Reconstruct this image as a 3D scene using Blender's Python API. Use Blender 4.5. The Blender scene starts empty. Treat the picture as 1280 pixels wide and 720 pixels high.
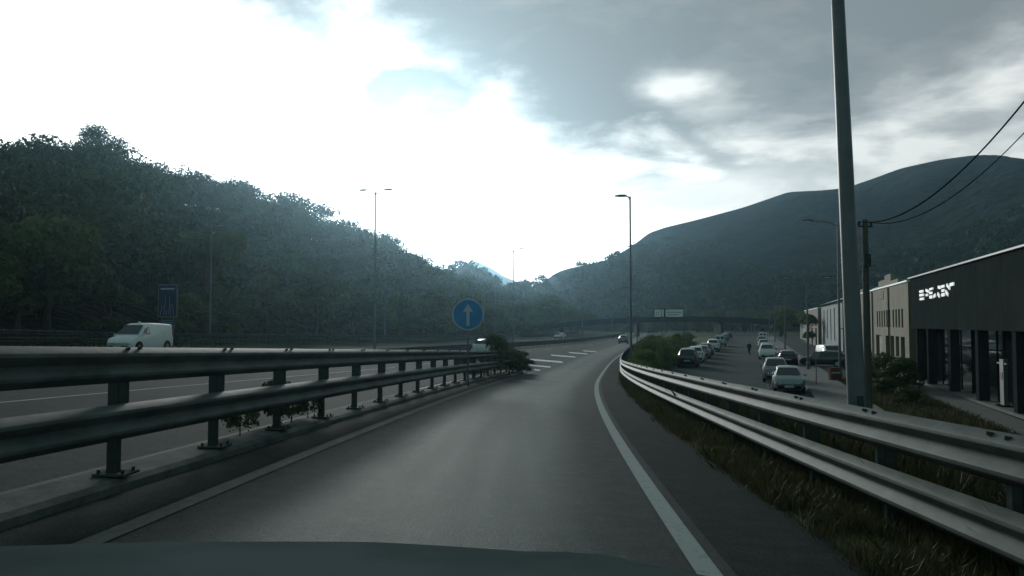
import bpy, math, random
import numpy as np
from mathutils import Vector, Matrix
random.seed(7); RNG = np.random.default_rng(11)
D = bpy.data; SC = bpy.context.scene
COL = SC.collection
PI = math.pi

# ------------------------------------------------------------------ helpers
class MB:
    def __init__(s): s.v = []; s.f = []; s.mi = []; s.cur = 0
    def add(s, vs, fs, m=None):
        b = len(s.v); s.v += [tuple(p) for p in vs]
        for f in fs: s.f.append(tuple(b + i for i in f)); s.mi.append(s.cur if m is None else m)
    def box(s, c, d, rz=0.0, m=None, mat=None):
        x, y, z = d[0]/2, d[1]/2, d[2]/2
        P = [(-x,-y,-z),(x,-y,-z),(x,y,-z),(-x,y,-z),(-x,-y,z),(x,-y,z),(x,y,z),(-x,y,z)]
        if mat is None: mat = Matrix.Translation(c) @ Matrix.Rotation(rz, 4, 'Z')
        else: mat = Matrix.Translation(c) @ mat
        s.add([mat @ Vector(p) for p in P], [(0,3,2,1),(4,5,6,7),(0,1,5,4),(1,2,6,5),(2,3,7,6),(3,0,4,7)], m)
    def bar(s, a, b, w, h, m=None):
        a = Vector(a); b = Vector(b); d = b - a; L = d.length
        q = d.to_track_quat('Y', 'Z').to_matrix().to_4x4()
        s.box((a+b)/2, (w, L, h), mat=q, m=m)
    def tube(s, pts, rad, n=10, cap=True, m=None):
        pts = [Vector(p) for p in pts]
        if not hasattr(rad, '__len__'): rad = [rad]*len(pts)
        rings = []; base = len(s.v); prev = None
        for i, p in enumerate(pts):
            d = (pts[min(i+1, len(pts)-1)] - pts[max(i-1, 0)]).normalized()
            if prev is None:
                u = d.orthogonal().normalized()
            else:
                u = (prev - d*prev.dot(d)).normalized()
            prev = u; w = d.cross(u)
            s.v += [tuple(p + (u*math.cos(2*PI*k/n) + w*math.sin(2*PI*k/n))*rad[i]) for k in range(n)]
        mm = s.cur if m is None else m
        for i in range(len(pts)-1):
            for k in range(n):
                a = base+i*n+k; b = base+i*n+(k+1) % n
                s.f.append((a, b, b+n, a+n)); s.mi.append(mm)
        if cap:
            s.f.append(tuple(base+k for k in range(n))[::-1]); s.mi.append(mm)
            e = base+(len(pts)-1)*n
            s.f.append(tuple(e+k for k in range(n))); s.mi.append(mm)
    def disc(s, c, ax, r, th, n=32, m=None):
        ax = Vector(ax).normalized(); c = Vector(c)
        s.tube([c - ax*th/2, c + ax*th/2], r, n, True, m)
    def prism(s, poly, a, b, m=None):   # poly list of 3d pts, extruded from offset a to b (vectors)
        n = len(poly); a = Vector(a); b = Vector(b)
        vs = [Vector(p)+a for p in poly] + [Vector(p)+b for p in poly]
        fs = [tuple(range(n))[::-1], tuple(range(n, 2*n))] + [(i, (i+1) % n, n+(i+1) % n, n+i) for i in range(n)]
        s.add(vs, fs, m)
    def build(s, name, mats, parent=None, smooth=False, loc=None, sharp=40):
        me = D.meshes.new(name); me.from_pydata(s.v, [], s.f)
        if not isinstance(mats, (list, tuple)): mats = [mats]
        for m in mats: me.materials.append(m)
        if len(mats) > 1: me.polygons.foreach_set('material_index', s.mi)
        import bmesh
        bm = bmesh.new(); bm.from_mesh(me); bmesh.ops.recalc_face_normals(bm, faces=bm.faces); bm.to_mesh(me); bm.free()
        if smooth:
            me.polygons.foreach_set('use_smooth', [True]*len(me.polygons))
            me.set_sharp_from_angle(angle=math.radians(sharp))
        o = D.objects.new(name, me); COL.objects.link(o)
        if parent: o.parent = parent
        if loc: o.location = loc
        return o

def np_mesh(name, V, F, mat, parent=None, smooth=False):
    """V (n,3) F (m,k) arrays"""
    V = np.asarray(V, dtype=np.float32); F = np.asarray(F, dtype=np.int32); k = F.shape[1]
    me = D.meshes.new(name)
    me.vertices.add(len(V)); me.vertices.foreach_set('co', V.ravel())
    me.loops.add(F.size); me.loops.foreach_set('vertex_index', F.ravel())
    me.polygons.add(len(F)); me.polygons.foreach_set('loop_start', np.arange(0, F.size, k, dtype=np.int32))
    me.polygons.foreach_set('use_smooth', np.full(len(F), smooth))
    me.materials.append(mat); me.update(calc_edges=True); me.validate()
    o = D.objects.new(name, me); COL.objects.link(o)
    if parent: o.parent = parent
    return o

def tag(o, label=None, cat=None, group=None, kind=None):
    if label: o['label'] = label
    if cat: o['category'] = cat
    if group: o['group'] = group
    if kind: o['kind'] = kind
    return o
def empty(name, loc=(0,0,0), rz=0.0, label=None, cat=None, group=None):
    o = D.objects.new(name, None); COL.objects.link(o); o.location = loc; o.rotation_euler = (0,0,rz)
    o.empty_display_size = .2
    return tag(o, label, cat, group)
KIDS = {}
def copy_tree(o, parent=None):
    c = o.copy(); COL.objects.link(c)
    if parent: c.parent = parent
    for ch in [x for x in D.objects if x.parent == o]: copy_tree(ch, c)
    return c

# ------------------------------------------------------------------ materials
def mat_new(name):
    m = D.materials.new(name); m.use_nodes = True
    nt = m.node_tree; b = nt.nodes['Principled BSDF']
    return m, nt, b
def N(nt, t, **kw):
    n = nt.nodes.new(t)
    for k, v in kw.items(): setattr(n, k, v)
    return n
def mat(name, col, rough=.6, metal=0.0, var=.25, scale=6.0, bump=0.0, bscale=60., spec=.5, detail=6.0, col2=None, coat=0, stretch=None):
    m, nt, b = mat_new(name)
    tc = N(nt, 'ShaderNodeTexCoord'); mp = N(nt, 'ShaderNodeMapping')
    nt.links.new(tc.outputs['Object'], mp.inputs[0])
    if stretch: mp.inputs['Scale'].default_value = stretch
    nz = N(nt, 'ShaderNodeTexNoise'); nz.inputs['Scale'].default_value = scale; nz.inputs['Detail'].default_value = detail
    nz.inputs['Roughness'].default_value = .62
    nt.links.new(mp.outputs[0], nz.inputs['Vector'])
    rp = N(nt, 'ShaderNodeValToRGB'); rp.color_ramp.elements[0].position = .33; rp.color_ramp.elements[1].position = .68
    c2 = col2 if col2 else tuple(min(1, c*(1+var)) for c in col)
    c1 = tuple(c*(1-var) for c in col) if not col2 else col
    rp.color_ramp.elements[0].color = (*c1, 1); rp.color_ramp.elements[1].color = (*c2, 1)
    nt.links.new(nz.outputs[0], rp.inputs[0]); nt.links.new(rp.outputs[0], b.inputs['Base Color'])
    b.inputs['Roughness'].default_value = rough; b.inputs['Metallic'].default_value = metal
    b.inputs['Specular IOR Level'].default_value = spec
    if coat: b.inputs['Coat Weight'].default_value = coat
    if bump:
        n2 = N(nt, 'ShaderNodeTexNoise'); n2.inputs['Scale'].default_value = bscale; n2.inputs['Detail'].default_value = 4
        nt.links.new(mp.outputs[0], n2.inputs['Vector'])
        bp = N(nt, 'ShaderNodeBump'); bp.inputs['Strength'].default_value = bump; bp.inputs['Distance'].default_value = .02
        nt.links.new(n2.outputs[0], bp.inputs['Height']); nt.links.new(bp.outputs[0], b.inputs['Normal'])
    return m
def asphalt(name, base, patch=.35, rough=.72, sheen_tracks=False, spec=0.0):
    m, nt, b = mat_new(name); L = nt.links.new
    tc = N(nt, 'ShaderNodeTexCoord')
    big = N(nt, 'ShaderNodeTexNoise'); big.inputs['Scale'].default_value = .35; big.inputs['Detail'].default_value = 5
    fine = N(nt, 'ShaderNodeTexNoise'); fine.inputs['Scale'].default_value = 48; fine.inputs['Detail'].default_value = 4; fine.inputs['Roughness'].default_value = .7
    mid = N(nt, 'ShaderNodeTexNoise'); mid.inputs['Scale'].default_value = 4; mid.inputs['Detail'].default_value = 6
    for n in (big, fine, mid): L(tc.outputs['Object'], n.inputs['Vector'])
    a = N(nt, 'ShaderNodeMath', operation='MULTIPLY_ADD'); L(big.outputs[0], a.inputs[0]); a.inputs[1].default_value = patch*2; a.inputs[2].default_value = 1-patch
    c = N(nt, 'ShaderNodeMath', operation='MULTIPLY_ADD'); L(fine.outputs[0], c.inputs[0]); c.inputs[1].default_value = 3.4; c.inputs[2].default_value = -.7
    e = N(nt, 'ShaderNodeMath', operation='MULTIPLY_ADD'); L(mid.outputs[0], e.inputs[0]); e.inputs[1].default_value = 1.1; e.inputs[2].default_value = .45
    p = N(nt, 'ShaderNodeMath', operation='MULTIPLY'); L(a.outputs[0], p.inputs[0]); L(c.outputs[0], p.inputs[1])
    q = N(nt, 'ShaderNodeMath', operation='MULTIPLY'); L(p.outputs[0], q.inputs[0]); L(e.outputs[0], q.inputs[1])
    last = q
    if sheen_tracks:   # sky sheen painted into the colour, lighter lane centre and darker edges: uv.x is metres across
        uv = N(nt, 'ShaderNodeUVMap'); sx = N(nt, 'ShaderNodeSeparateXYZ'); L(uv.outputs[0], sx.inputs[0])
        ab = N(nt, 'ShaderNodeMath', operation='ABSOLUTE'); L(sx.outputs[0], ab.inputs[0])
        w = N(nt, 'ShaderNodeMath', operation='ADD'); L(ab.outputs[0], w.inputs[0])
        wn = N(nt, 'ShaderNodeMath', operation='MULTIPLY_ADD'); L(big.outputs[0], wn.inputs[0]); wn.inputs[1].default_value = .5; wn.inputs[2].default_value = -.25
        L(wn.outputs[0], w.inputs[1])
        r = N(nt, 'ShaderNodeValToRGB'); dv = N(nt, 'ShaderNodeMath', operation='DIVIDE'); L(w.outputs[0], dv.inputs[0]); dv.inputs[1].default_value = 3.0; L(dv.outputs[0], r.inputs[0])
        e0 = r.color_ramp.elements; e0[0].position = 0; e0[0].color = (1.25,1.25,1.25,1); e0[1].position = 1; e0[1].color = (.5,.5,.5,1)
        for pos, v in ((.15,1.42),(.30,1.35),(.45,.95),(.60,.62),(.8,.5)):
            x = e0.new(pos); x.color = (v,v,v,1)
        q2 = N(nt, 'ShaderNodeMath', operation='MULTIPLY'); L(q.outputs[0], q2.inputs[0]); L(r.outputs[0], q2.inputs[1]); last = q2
    col = N(nt, 'ShaderNodeVectorMath', operation='SCALE'); col.inputs[0].default_value = base; L(last.outputs[0], col.inputs['Scale'])
    L(col.outputs[0], b.inputs['Base Color'])
    b.inputs['Roughness'].default_value = rough; b.inputs['Specular IOR Level'].default_value = spec; b.inputs['Specular Tint'].default_value = (.80,1,.95,1)
    mpS = N(nt, 'ShaderNodeMapping'); mpS.inputs['Scale'].default_value = (2.2, .10, 1); L(tc.outputs['Object'], mpS.inputs[0])
    st = N(nt, 'ShaderNodeTexNoise'); st.inputs['Scale'].default_value = 1.6; st.inputs['Detail'].default_value = 7; L(mpS.outputs[0], st.inputs['Vector'])
    ro = N(nt, 'ShaderNodeMath', operation='MULTIPLY_ADD'); L(st.outputs[0], ro.inputs[0]); ro.inputs[1].default_value = .10; ro.inputs[2].default_value = rough-.05
    ro2 = N(nt, 'ShaderNodeMath', operation='MULTIPLY_ADD', use_clamp=True); L(mid.outputs[0], ro2.inputs[0]); ro2.inputs[1].default_value = .10; L(ro.outputs[0], ro2.inputs[2])
    ro3 = N(nt, 'ShaderNodeMath', operation='SUBTRACT', use_clamp=True); L(ro2.outputs[0], ro3.inputs[0]); ro3.inputs[1].default_value = .05
    if sheen_tracks:   # outside the polished wheel paths the stone is rougher
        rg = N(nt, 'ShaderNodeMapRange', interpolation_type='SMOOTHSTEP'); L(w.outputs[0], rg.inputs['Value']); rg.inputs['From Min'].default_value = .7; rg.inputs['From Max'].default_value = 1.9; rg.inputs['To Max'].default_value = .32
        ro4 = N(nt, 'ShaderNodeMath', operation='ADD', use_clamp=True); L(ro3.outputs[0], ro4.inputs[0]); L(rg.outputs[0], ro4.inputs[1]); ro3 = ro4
    L(ro3.outputs[0], b.inputs['Roughness'])
    bp = N(nt, 'ShaderNodeBump'); bp.inputs['Strength'].default_value = .8; bp.inputs['Distance'].default_value = .010
    L(fine.outputs[0], bp.inputs['Height']); L(bp.outputs[0], b.inputs['Normal'])
    return m
def paint_line(name, col, wear):
    m, nt, b = mat_new(name); L = nt.links.new
    tc = N(nt, 'ShaderNodeTexCoord')
    n = N(nt, 'ShaderNodeTexNoise'); n.inputs['Scale'].default_value = 9; n.inputs['Detail'].default_value = 9; n.inputs['Roughness'].default_value = .75
    L(tc.outputs['Object'], n.inputs['Vector'])
    r = N(nt, 'ShaderNodeValToRGB'); r.color_ramp.elements[0].position = wear-.14; r.color_ramp.elements[1].position = wear+.1
    r.color_ramp.elements[0].color = (.05,.06,.058,1); r.color_ramp.elements[1].color = (*col,1)
    L(n.outputs[0], r.inputs[0]); L(r.outputs[0], b.inputs['Base Color']); b.inputs['Roughness'].default_value = .85; b.inputs['Specular IOR Level'].default_value = .12; b.inputs['Specular Tint'].default_value = (.80,1,.95,1)
    return m
def leaf_mat(name, c1, c2, trans=.35):
    m, nt, b = mat_new(name); L = nt.links.new
    g = N(nt, 'ShaderNodeNewGeometry'); oi = N(nt, 'ShaderNodeObjectInfo')
    tc = N(nt, 'ShaderNodeTexCoord'); n = N(nt, 'ShaderNodeTexNoise'); n.inputs['Scale'].default_value = .12; n.inputs['Detail'].default_value = 3
    L(g.outputs['Position'], n.inputs['Vector'])
    s = N(nt, 'ShaderNodeMath', operation='MULTIPLY_ADD'); L(g.outputs['Random Per Island'], s.inputs[0]); s.inputs[1].default_value = .22
    s2 = N(nt, 'ShaderNodeMath', operation='MULTIPLY_ADD'); L(oi.outputs['Random'], s2.inputs[0]); s2.inputs[1].default_value = .35; L(s2.outputs[0], s.inputs[2])
    n3 = N(nt, 'ShaderNodeMath', operation='MULTIPLY_ADD'); L(n.outputs[0], n3.inputs[0]); n3.inputs[1].default_value = 2.4; n3.inputs[2].default_value = -.95; L(n3.outputs[0], s2.inputs[2])
    r = N(nt, 'ShaderNodeValToRGB'); r.color_ramp.elements[0].color = (*c1,1); r.color_ramp.elements[1].color = (*c2,1)
    L(s.outputs[0], r.inputs[0])
    L(r.outputs[0], b.inputs['Base Color']); b.inputs['Roughness'].default_value = .6; b.inputs['Specular IOR Level'].default_value = .25
    t = N(nt, 'ShaderNodeBsdfTranslucent'); L(r.outputs[0], t.inputs['Color'])
    mx = N(nt, 'ShaderNodeMixShader'); mx.inputs[0].default_value = trans
    out = nt.nodes['Material Output']; L(b.outputs[0], mx.inputs[1]); L(t.outputs[0], mx.inputs[2]); L(mx.outputs[0], out.inputs['Surface'])
    return m
def glass_dark(name, col=(.012,.016,.018), rough=.06):
    m, nt, b = mat_new(name); b.inputs['Base Color'].default_value = (*col,1); b.inputs['Roughness'].default_value = rough
    b.inputs['Specular IOR Level'].default_value = .7; b.inputs['Coat Weight'].default_value = .3
    return m

M = {}
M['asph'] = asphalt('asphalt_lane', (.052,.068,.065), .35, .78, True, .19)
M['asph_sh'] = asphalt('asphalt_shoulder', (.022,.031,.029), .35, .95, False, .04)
M['asph_main'] = asphalt('asphalt_carriageway', (.036,.046,.044), .3, .9, False, .05)
M['street'] = asphalt('asphalt_street', (.05,.062,.061), .35, .9, False, .05)
M['line'] = paint_line('road_paint', (.25,.29,.28), .36)
M['line_worn'] = paint_line('worn_road_paint', (.080,.096,.092), .52)
M['line_bright'] = paint_line('fresh_road_paint', (.74,.78,.77), .34)
M['kerb'] = mat('kerb_concrete', (.080,.090,.084), .9, spec=.05, var=.4, scale=2.5, bump=.4, bscale=40)
M['pave'] = mat('pavement_slabs', (.10,.10,.095), .85, var=.25, scale=1.2, bump=.3)
M['galv'] = mat('galvanised_steel', (.055,.068,.063), .62, .10, spec=.06, scale=1.6, bump=.12, bscale=9, detail=9, col2=(.12,.138,.128), stretch=(1,1,3.5))
M['galv_old'] = mat('weathered_steel', (.05,.06,.057), .6, .1, spec=0, var=.4, scale=3)
M['pole'] = mat('grey_pole_paint', (.12,.13,.14), .5, .2, var=.2, scale=1.5)
M['wood'] = mat('old_concrete_pole', (.075,.07,.06), .85, var=.35, scale=2, stretch=(6,6,.6))
M['black'] = mat('black_plastic', (.015,.016,.017), .8, var=.2, spec=.0)
M['rubber'] = mat('tyre_rubber', (.018,.018,.018), .8, var=.2)
M['rim'] = mat('wheel_alloy', (.35,.35,.36), .35, .7, var=.15)
M['glass'] = glass_dark('car_glass')
M['lit'] = mat('lit_white_letters', (.8,.82,.82), .4, var=.03)
_b = M['lit'].node_tree.nodes['Principled BSDF']; _b.inputs['Emission Color'].default_value = (.95,1,1,1); _b.inputs['Emission Strength'].default_value = .40
M['white'] = mat('white_paint', (.78,.79,.78), .4, var=.05, coat=.4)
M['lamp'] = mat('lamp_lens', (.8,.82,.82), .1, var=.05, coat=1)
M['red'] = mat('red_lens', (.35,.015,.012), .2, var=.1, coat=.5)
M['blue'] = mat('sign_blue', (.02,.20,.46), .4, var=.15, scale=3)
M['blue_dark'] = mat('sign_dark_blue', (.012,.03,.09), .45, var=.15, scale=3)
M['signwhite'] = mat('sign_white', (.42,.46,.48), .45, var=.1)
M['signback'] = mat('sign_back', (.2,.21,.21), .5, .5)
M['leaf'] = leaf_mat('forest_leaves', (.014,.032,.014), (.050,.085,.026), .18)
M['leaf_b'] = leaf_mat('verge_tree_leaves', (.028,.055,.016), (.095,.135,.04))
M['leaf_c'] = leaf_mat('island_scrub_leaves', (.045,.085,.015), (.15,.20,.045))
M['leaf_d'] = leaf_mat('dark_shrub_leaves', (.03,.05,.02), (.085,.115,.04))
M['bark'] = mat('bark', (.055,.045,.035), .9, var=.4, scale=4, bump=.5, stretch=(4,4,.7))
M['grass'] = leaf_mat('verge_grass_blades', (.022,.032,.012), (.085,.08,.035), .3)
M['beige'] = mat('beige_render', (.20,.175,.125), .85, var=.2, scale=.6, bump=.2)
M['grey_wall'] = mat('grey_render', (.27,.29,.29), .85, var=.2, scale=.5)
M['tan_wall'] = mat('tan_brick', (.17,.14,.105), .85, var=.3, scale=.8)
M['roofmetal'] = mat('light_metal_roof', (.62,.66,.68), .45, .2, var=.12)
M['fascia'] = mat('dark_metal_cladding', (.035,.042,.042), .5, 0, spec=.0, var=.15, scale=.5)
M['fascia_edge'] = mat('coping_metal', (.16,.175,.17), .5, .3, var=.1)
M['void'] = mat('dark_opening', (.015,.016,.017), .6, var=.2)
M['conc'] = mat('bridge_concrete', (.16,.165,.16), .85, var=.25, scale=.3)
M['dkconc'] = mat('bridge_dark_steel', (.012,.014,.015), .85, spec=.05, var=.25, scale=.3)
M['redplastic'] = mat('red_plastic', (.14,.04,.03), .6, var=.2)
M['cloth'] = mat('dark_cloth', (.018,.02,.024), .9, var=.2, scale=20)
M['cloth2'] = mat('navy_cloth', (.02,.025,.04), .9, var=.2, scale=20)
M['skin'] = mat('skin', (.45,.28,.2), .6, var=.1)
M['hair'] = mat('hair', (.02,.015,.01), .7, var=.2)
M['bonnet'] = mat('blue_grey_car_paint', (.072,.088,.090), .7, 0, var=.3, scale=1.2, spec=0)

# ground: scrubby grass with bare earth
def ground_mat():
    m, nt, b = mat_new('scrubby_ground'); L = nt.links.new
    g = N(nt, 'ShaderNodeNewGeometry')
    n1 = N(nt, 'ShaderNodeTexNoise'); n1.inputs['Scale'].default_value = .35; n1.inputs['Detail'].default_value = 8; n1.inputs['Roughness'].default_value = .7
    n2 = N(nt, 'ShaderNodeTexNoise'); n2.inputs['Scale'].default_value = 7; n2.inputs['Detail'].default_value = 6; n2.inputs['Roughness'].default_value = .75
    L(g.outputs['Position'], n1.inputs['Vector']); L(g.outputs['Position'], n2.inputs['Vector'])
    r = N(nt, 'ShaderNodeValToRGB'); e = r.color_ramp.elements
    e[0].position = .35; e[0].color = (.035,.045,.016,1); e[1].position = .7; e[1].color = (.10,.085,.045,1)
    x = e.new(.52); x.color = (.062,.075,.025,1)
    a = N(nt, 'ShaderNodeMath', operation='MULTIPLY_ADD'); L(n2.outputs[0], a.inputs[0]); a.inputs[1].default_value = .6
    c = N(nt, 'ShaderNodeMath', operation='MULTIPLY'); L(n1.outputs[0], c.inputs[0]); c.inputs[1].default_value = .42; L(c.outputs[0], a.inputs[2])
    L(a.outputs[0], r.inputs[0]); L(r.outputs[0], b.inputs['Base Color']); b.inputs['Roughness'].default_value = .95; b.inputs['Specular IOR Level'].default_value = .1
    bp = N(nt, 'ShaderNodeBump'); bp.inputs['Strength'].default_value = .8; bp.inputs['Distance'].default_value = .06
    L(n2.outputs[0], bp.inputs['Height']); L(bp.outputs[0], b.inputs['Normal'])
    return m
M['ground'] = ground_mat()
def hill_mat(name, c1, c2, c3, sc):
    m, nt, b = mat_new(name); L = nt.links.new
    g = N(nt, 'ShaderNodeNewGeometry')
    n1 = N(nt, 'ShaderNodeTexNoise'); n1.inputs['Scale'].default_value = sc; n1.inputs['Detail'].default_value = 9; n1.inputs['Roughness'].default_value = .65
    L(g.outputs['Position'], n1.inputs['Vector'])
    v = N(nt, 'ShaderNodeTexVoronoi'); v.inputs['Scale'].default_value = sc*22; L(g.outputs['Position'], v.inputs['Vector'])
    r = N(nt, 'ShaderNodeValToRGB'); e = r.color_ramp.elements
    e[0].position = .38; e[0].color = (*c1,1); e[1].position = .66; e[1].color = (*c3,1); x = e.new(.5); x.color = (*c2,1)
    ad = N(nt, 'ShaderNodeMath', operation='MULTIPLY_ADD'); L(v.outputs['Distance'], ad.inputs[0]); ad.inputs[1].default_value = -.12; L(n1.outputs[0], ad.inputs[2])
    L(ad.outputs[0], r.inputs[0]); L(r.outputs[0], b.inputs['Base Color']); b.inputs['Roughness'].default_value = .95; b.inputs['Specular IOR Level'].default_value = .05
    bp = N(nt, 'ShaderNodeBump'); bp.inputs['Strength'].default_value = 1; bp.inputs['Distance'].default_value = 2.5; bp.invert = True
    L(v.outputs['Distance'], bp.inputs['Height']); L(bp.outputs[0], b.inputs['Normal'])
    return m
M['hill'] = hill_mat('forest_floor', (.012,.02,.01), (.02,.032,.014), (.035,.045,.02), .02)
M['mount'] = hill_mat('mountain_scrub', (.006,.011,.008), (.012,.021,.013), (.035,.044,.026), .006)

# ------------------------------------------------------------------ road geometry
yy = np.arange(-700, 4001, .5)
sl = np.interp(yy, [-700,-20,0,40,80,110,4000], [-.007,-.007,.037,.125,.181,.190,.190])
Xc_t = np.cumsum(sl)*.5; Xc_t += -.98 - np.interp(0, yy, Xc_t)
ps = np.interp(yy, [-700,-60,-40,42,62,200,300,4000], [0,0,-.034,-.034,-.0062,-.004,0,0])
P_t = np.cumsum(ps)*.5; P_t += -1.34 - np.interp(0, yy, P_t)
c_t = np.interp(yy, [-700,50,130,200,4000], [.045,.045,.02,.01,.005])
def sm(tab, w):
    k = np.ones(w)/w; return np.convolve(np.pad(tab, (w//2, w-1-w//2), 'edge'), k, 'valid')
med_t = sm(np.interp(yy, [-700,0,15,30,45,60,80,102,148,200,300,4000], [-14.6,-14.6,-14,-12.8,-11.3,-9.4,-5.2,.2,11.5,22,42,745]), 21)
uB_t = sm(np.interp(yy, [-700,44,56,68,78,90,98,105,4000], [-3.5,-3.5,-3.5,-4.5,-4.3,-3.7,-2.9,-2.1,-2.1]), 13)
rr_t = sm(np.interp(yy, [-700,15,48,4000], [3.9,3.9,3.3,3.3]), 21)
def Xc(y): return np.interp(y, yy, Xc_t)
def P(y): return np.interp(y, yy, P_t)
def cf(y): return np.interp(y, yy, c_t)
def um(y): return np.interp(y, yy, med_t) - Xc(y)
def uB(y): return np.interp(y, yy, uB_t)
def rr(y): return np.interp(y, yy, rr_t)
def uE(y): return um(y) - 16.4
def zr(u, y): return P(y) - cf(y)*u
def zf(y): return -4.1 + .004*(np.clip(y, 20, 260)-48)
def Fx(o, y): return 16.6 + .297*(y-48.6) + o
TH = math.atan(.297)
def G(u, y):
    """ground height at offset u from the slip road centre, y forward"""
    u = np.asarray(u, float); y = np.asarray(y, float)
    e = uE(y); r = rr(y)+.9
    base = zr(np.clip(u, e, r), y)
    inside = (u > e+.2) & (u < 3.1)
    h = np.where(inside, base-.09, base)
    zt = zf(y); wid = np.maximum(1.9*(base-zt)+.4, .8)
    w = np.clip((u-r)/wid, 0, 1); w = w*w*(3-2*w)
    h = np.where(u > r, base*(1-w)+zt*w, h)
    dl = np.clip(e-u, 0, 400)
    h = np.where(u < e, base + .2*np.clip(dl/.8, 0, 1) + .03*np.clip(dl, 0, 30), h)
    far = np.clip((y-500)/300, 0, 1)
    return h*(1-far) + (-4)*far
def gz(x, y): return float(G(x-float(Xc(y)), y))

YS = np.unique(np.concatenate([np.arange(-30, 60, .5), np.arange(60, 160, 1.0), np.arange(160, 340, 3.0)]))
def grid(name, us, ys, zfun, mat_, xfun=None, smooth=True, kind='structure', uv=False):
    U, Y = np.meshgrid(us, ys)
    if callable(xfun): X = xfun(U, Y)
    else: X = Xc(Y)+U
    Z = zfun(U, Y)
    V = np.stack([X, Y, Z], -1).reshape(-1, 3); n = len(us)
    i = np.arange(len(ys)-1)[:, None]*n + np.arange(n-1)[None, :]
    F = np.stack([i, i+1, i+1+n, i+n], -1).reshape(-1, 4)
    o = np_mesh(name, V, F, mat_, smooth=smooth)
    if uv:
        l = o.data.uv_layers.new(name='UVMap'); uvs = np.stack([U, Y], -1).reshape(-1, 2)[F.ravel()]
        l.data.foreach_set('uv', uvs.astype(np.float32).ravel())
    if kind: tag(o, kind=kind)
    return o
gy = np.concatenate([np.array([-600,-300,-150,-80,-50]), np.arange(-40, 70, .5), np.arange(70, 170, 1.0), np.arange(170, 360, 4.), np.array([380,420,480,560,650,800,1000,1400,2000,2800,3500])])
gu = np.concatenate([-np.geomspace(3300, 70, 14), -np.arange(66, 10, -1.0), -np.arange(10, -12, -.4), np.arange(12.4, 60, 1.5), np.geomspace(60, 2600, 16)])
gu = np.unique(np.round(gu, 3))
ground = grid('ground', gu, gy, lambda U, Y: G(U, Y) + np.where((U > 3.4) & (U < 9), .05*np.sin(U*7.1+Y*2.3)*np.sin(Y*3.7-U), 0), M['ground'])

# carriageway sheet between far-left edge (w=0) and the right shoulder (w=1)
ws = np.linspace(0, 1, 46)
def strip(name, ua, ub, ys, dz, mat_, n=2, uv=False):
    ww = np.linspace(0, 1, n)
    f = lambda W, Y: ua(Y)*(1-W)+ub(Y)*W
    return grid(name, ww, ys, lambda W, Y: zr(f(W, Y), Y)+dz, mat_, xfun=lambda W, Y: Xc(Y)+f(W, Y), uv=False)
K = lambda v: (lambda Y: np.full_like(np.asarray(Y, float), v))
strip('road', lambda Y: uE(Y)-.1, K(-3.2), YS, 0, M['asph_main'], 40)
# slip road lane
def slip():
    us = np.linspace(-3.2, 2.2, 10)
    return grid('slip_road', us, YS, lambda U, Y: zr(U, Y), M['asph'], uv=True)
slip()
ye = YS[YS <= 200]
edge = 3.25 + .10*np.sin(YS*.9)+.07*np.sin(YS*2.3+1)+.05*np.sin(YS*5.1)
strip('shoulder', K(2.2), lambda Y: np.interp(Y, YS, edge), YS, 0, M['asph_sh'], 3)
strip('shoulder', K(-2.72), K(-2.12), YS[YS <= 46], .004, M['asph_sh'], 2)  # darker sheet: shade beside the left kerb put into the asphalt colour
# markings
def line(name, uc, w, y0, y1, m='line', dz=.008):
    ys = YS[(YS >= y0) & (YS <= y1)]
    return strip(name, lambda Y: uc(Y)-w/2, lambda Y: uc(Y)+w/2, ys, dz, M[m])
line('road_marking', K(2.02), .165, -30, 330, 'line')
line('road_marking', K(-2.0), .17, -30, 104, 'line_worn')
line('road_marking', lambda Y: uB(Y), .16, -30, 24, 'line_worn')
line('road_marking', lambda Y: uB(Y), .2, 24.5, 46, 'line_bright')
line('road_marking', lambda Y: uB(Y), .14, 46.5, 104, 'line_worn')
uA = lambda Y: um(Y)+4.7
line('road_marking', uA, .13, -30, 45, 'line')
for k in range(18): line('road_marking', uA, .13, 50+k*12, 55+k*12, 'line')
line('road_marking', lambda Y: um(Y)+1.1, .15, -30, 330, 'line_worn')
line('road_marking', lambda Y: um(Y)-1.6, .15, -30, 330, 'line_worn')
line('road_marking', lambda Y: uE(Y)+1.6, .15, -30, 330, 'line_worn')
for k in range(24): line('road_marking', lambda Y: um(Y)-6.5, .13, -20+k*13, -15+k*13, 'line_worn')
def stripe(xa, xb, y, sk, w=1.3):
    w *= 1.35
    t = np.linspace(0, 1, 8); V = []
    for a in t:
        for s in (-w/2, w/2):
            X = xa+(xb-xa)*a; Y = y+sk*a+s
            V.append((X, Y, float(zr(X-Xc(Y), Y))+.009))
    F = [(2*i, 2*i+2, 2*i+3, 2*i+1) for i in range(7)]
    tag(np_mesh('road_marking', V, F, M['line_bright']), kind='structure')
for a in ((1.15,1.75,51.5,-1,1.2),(1.25,2.7,58,-1.5,1.5),(1.45,4.1,68,-2.5,2.2),(3.9,6.1,80,-2.5,2.2),(6.4,8.2,90,-2.5,2.4),(8.7,10.1,98,-2,2.4)):
    stripe(a[0], a[1], a[2], a[3], a[4])
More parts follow.
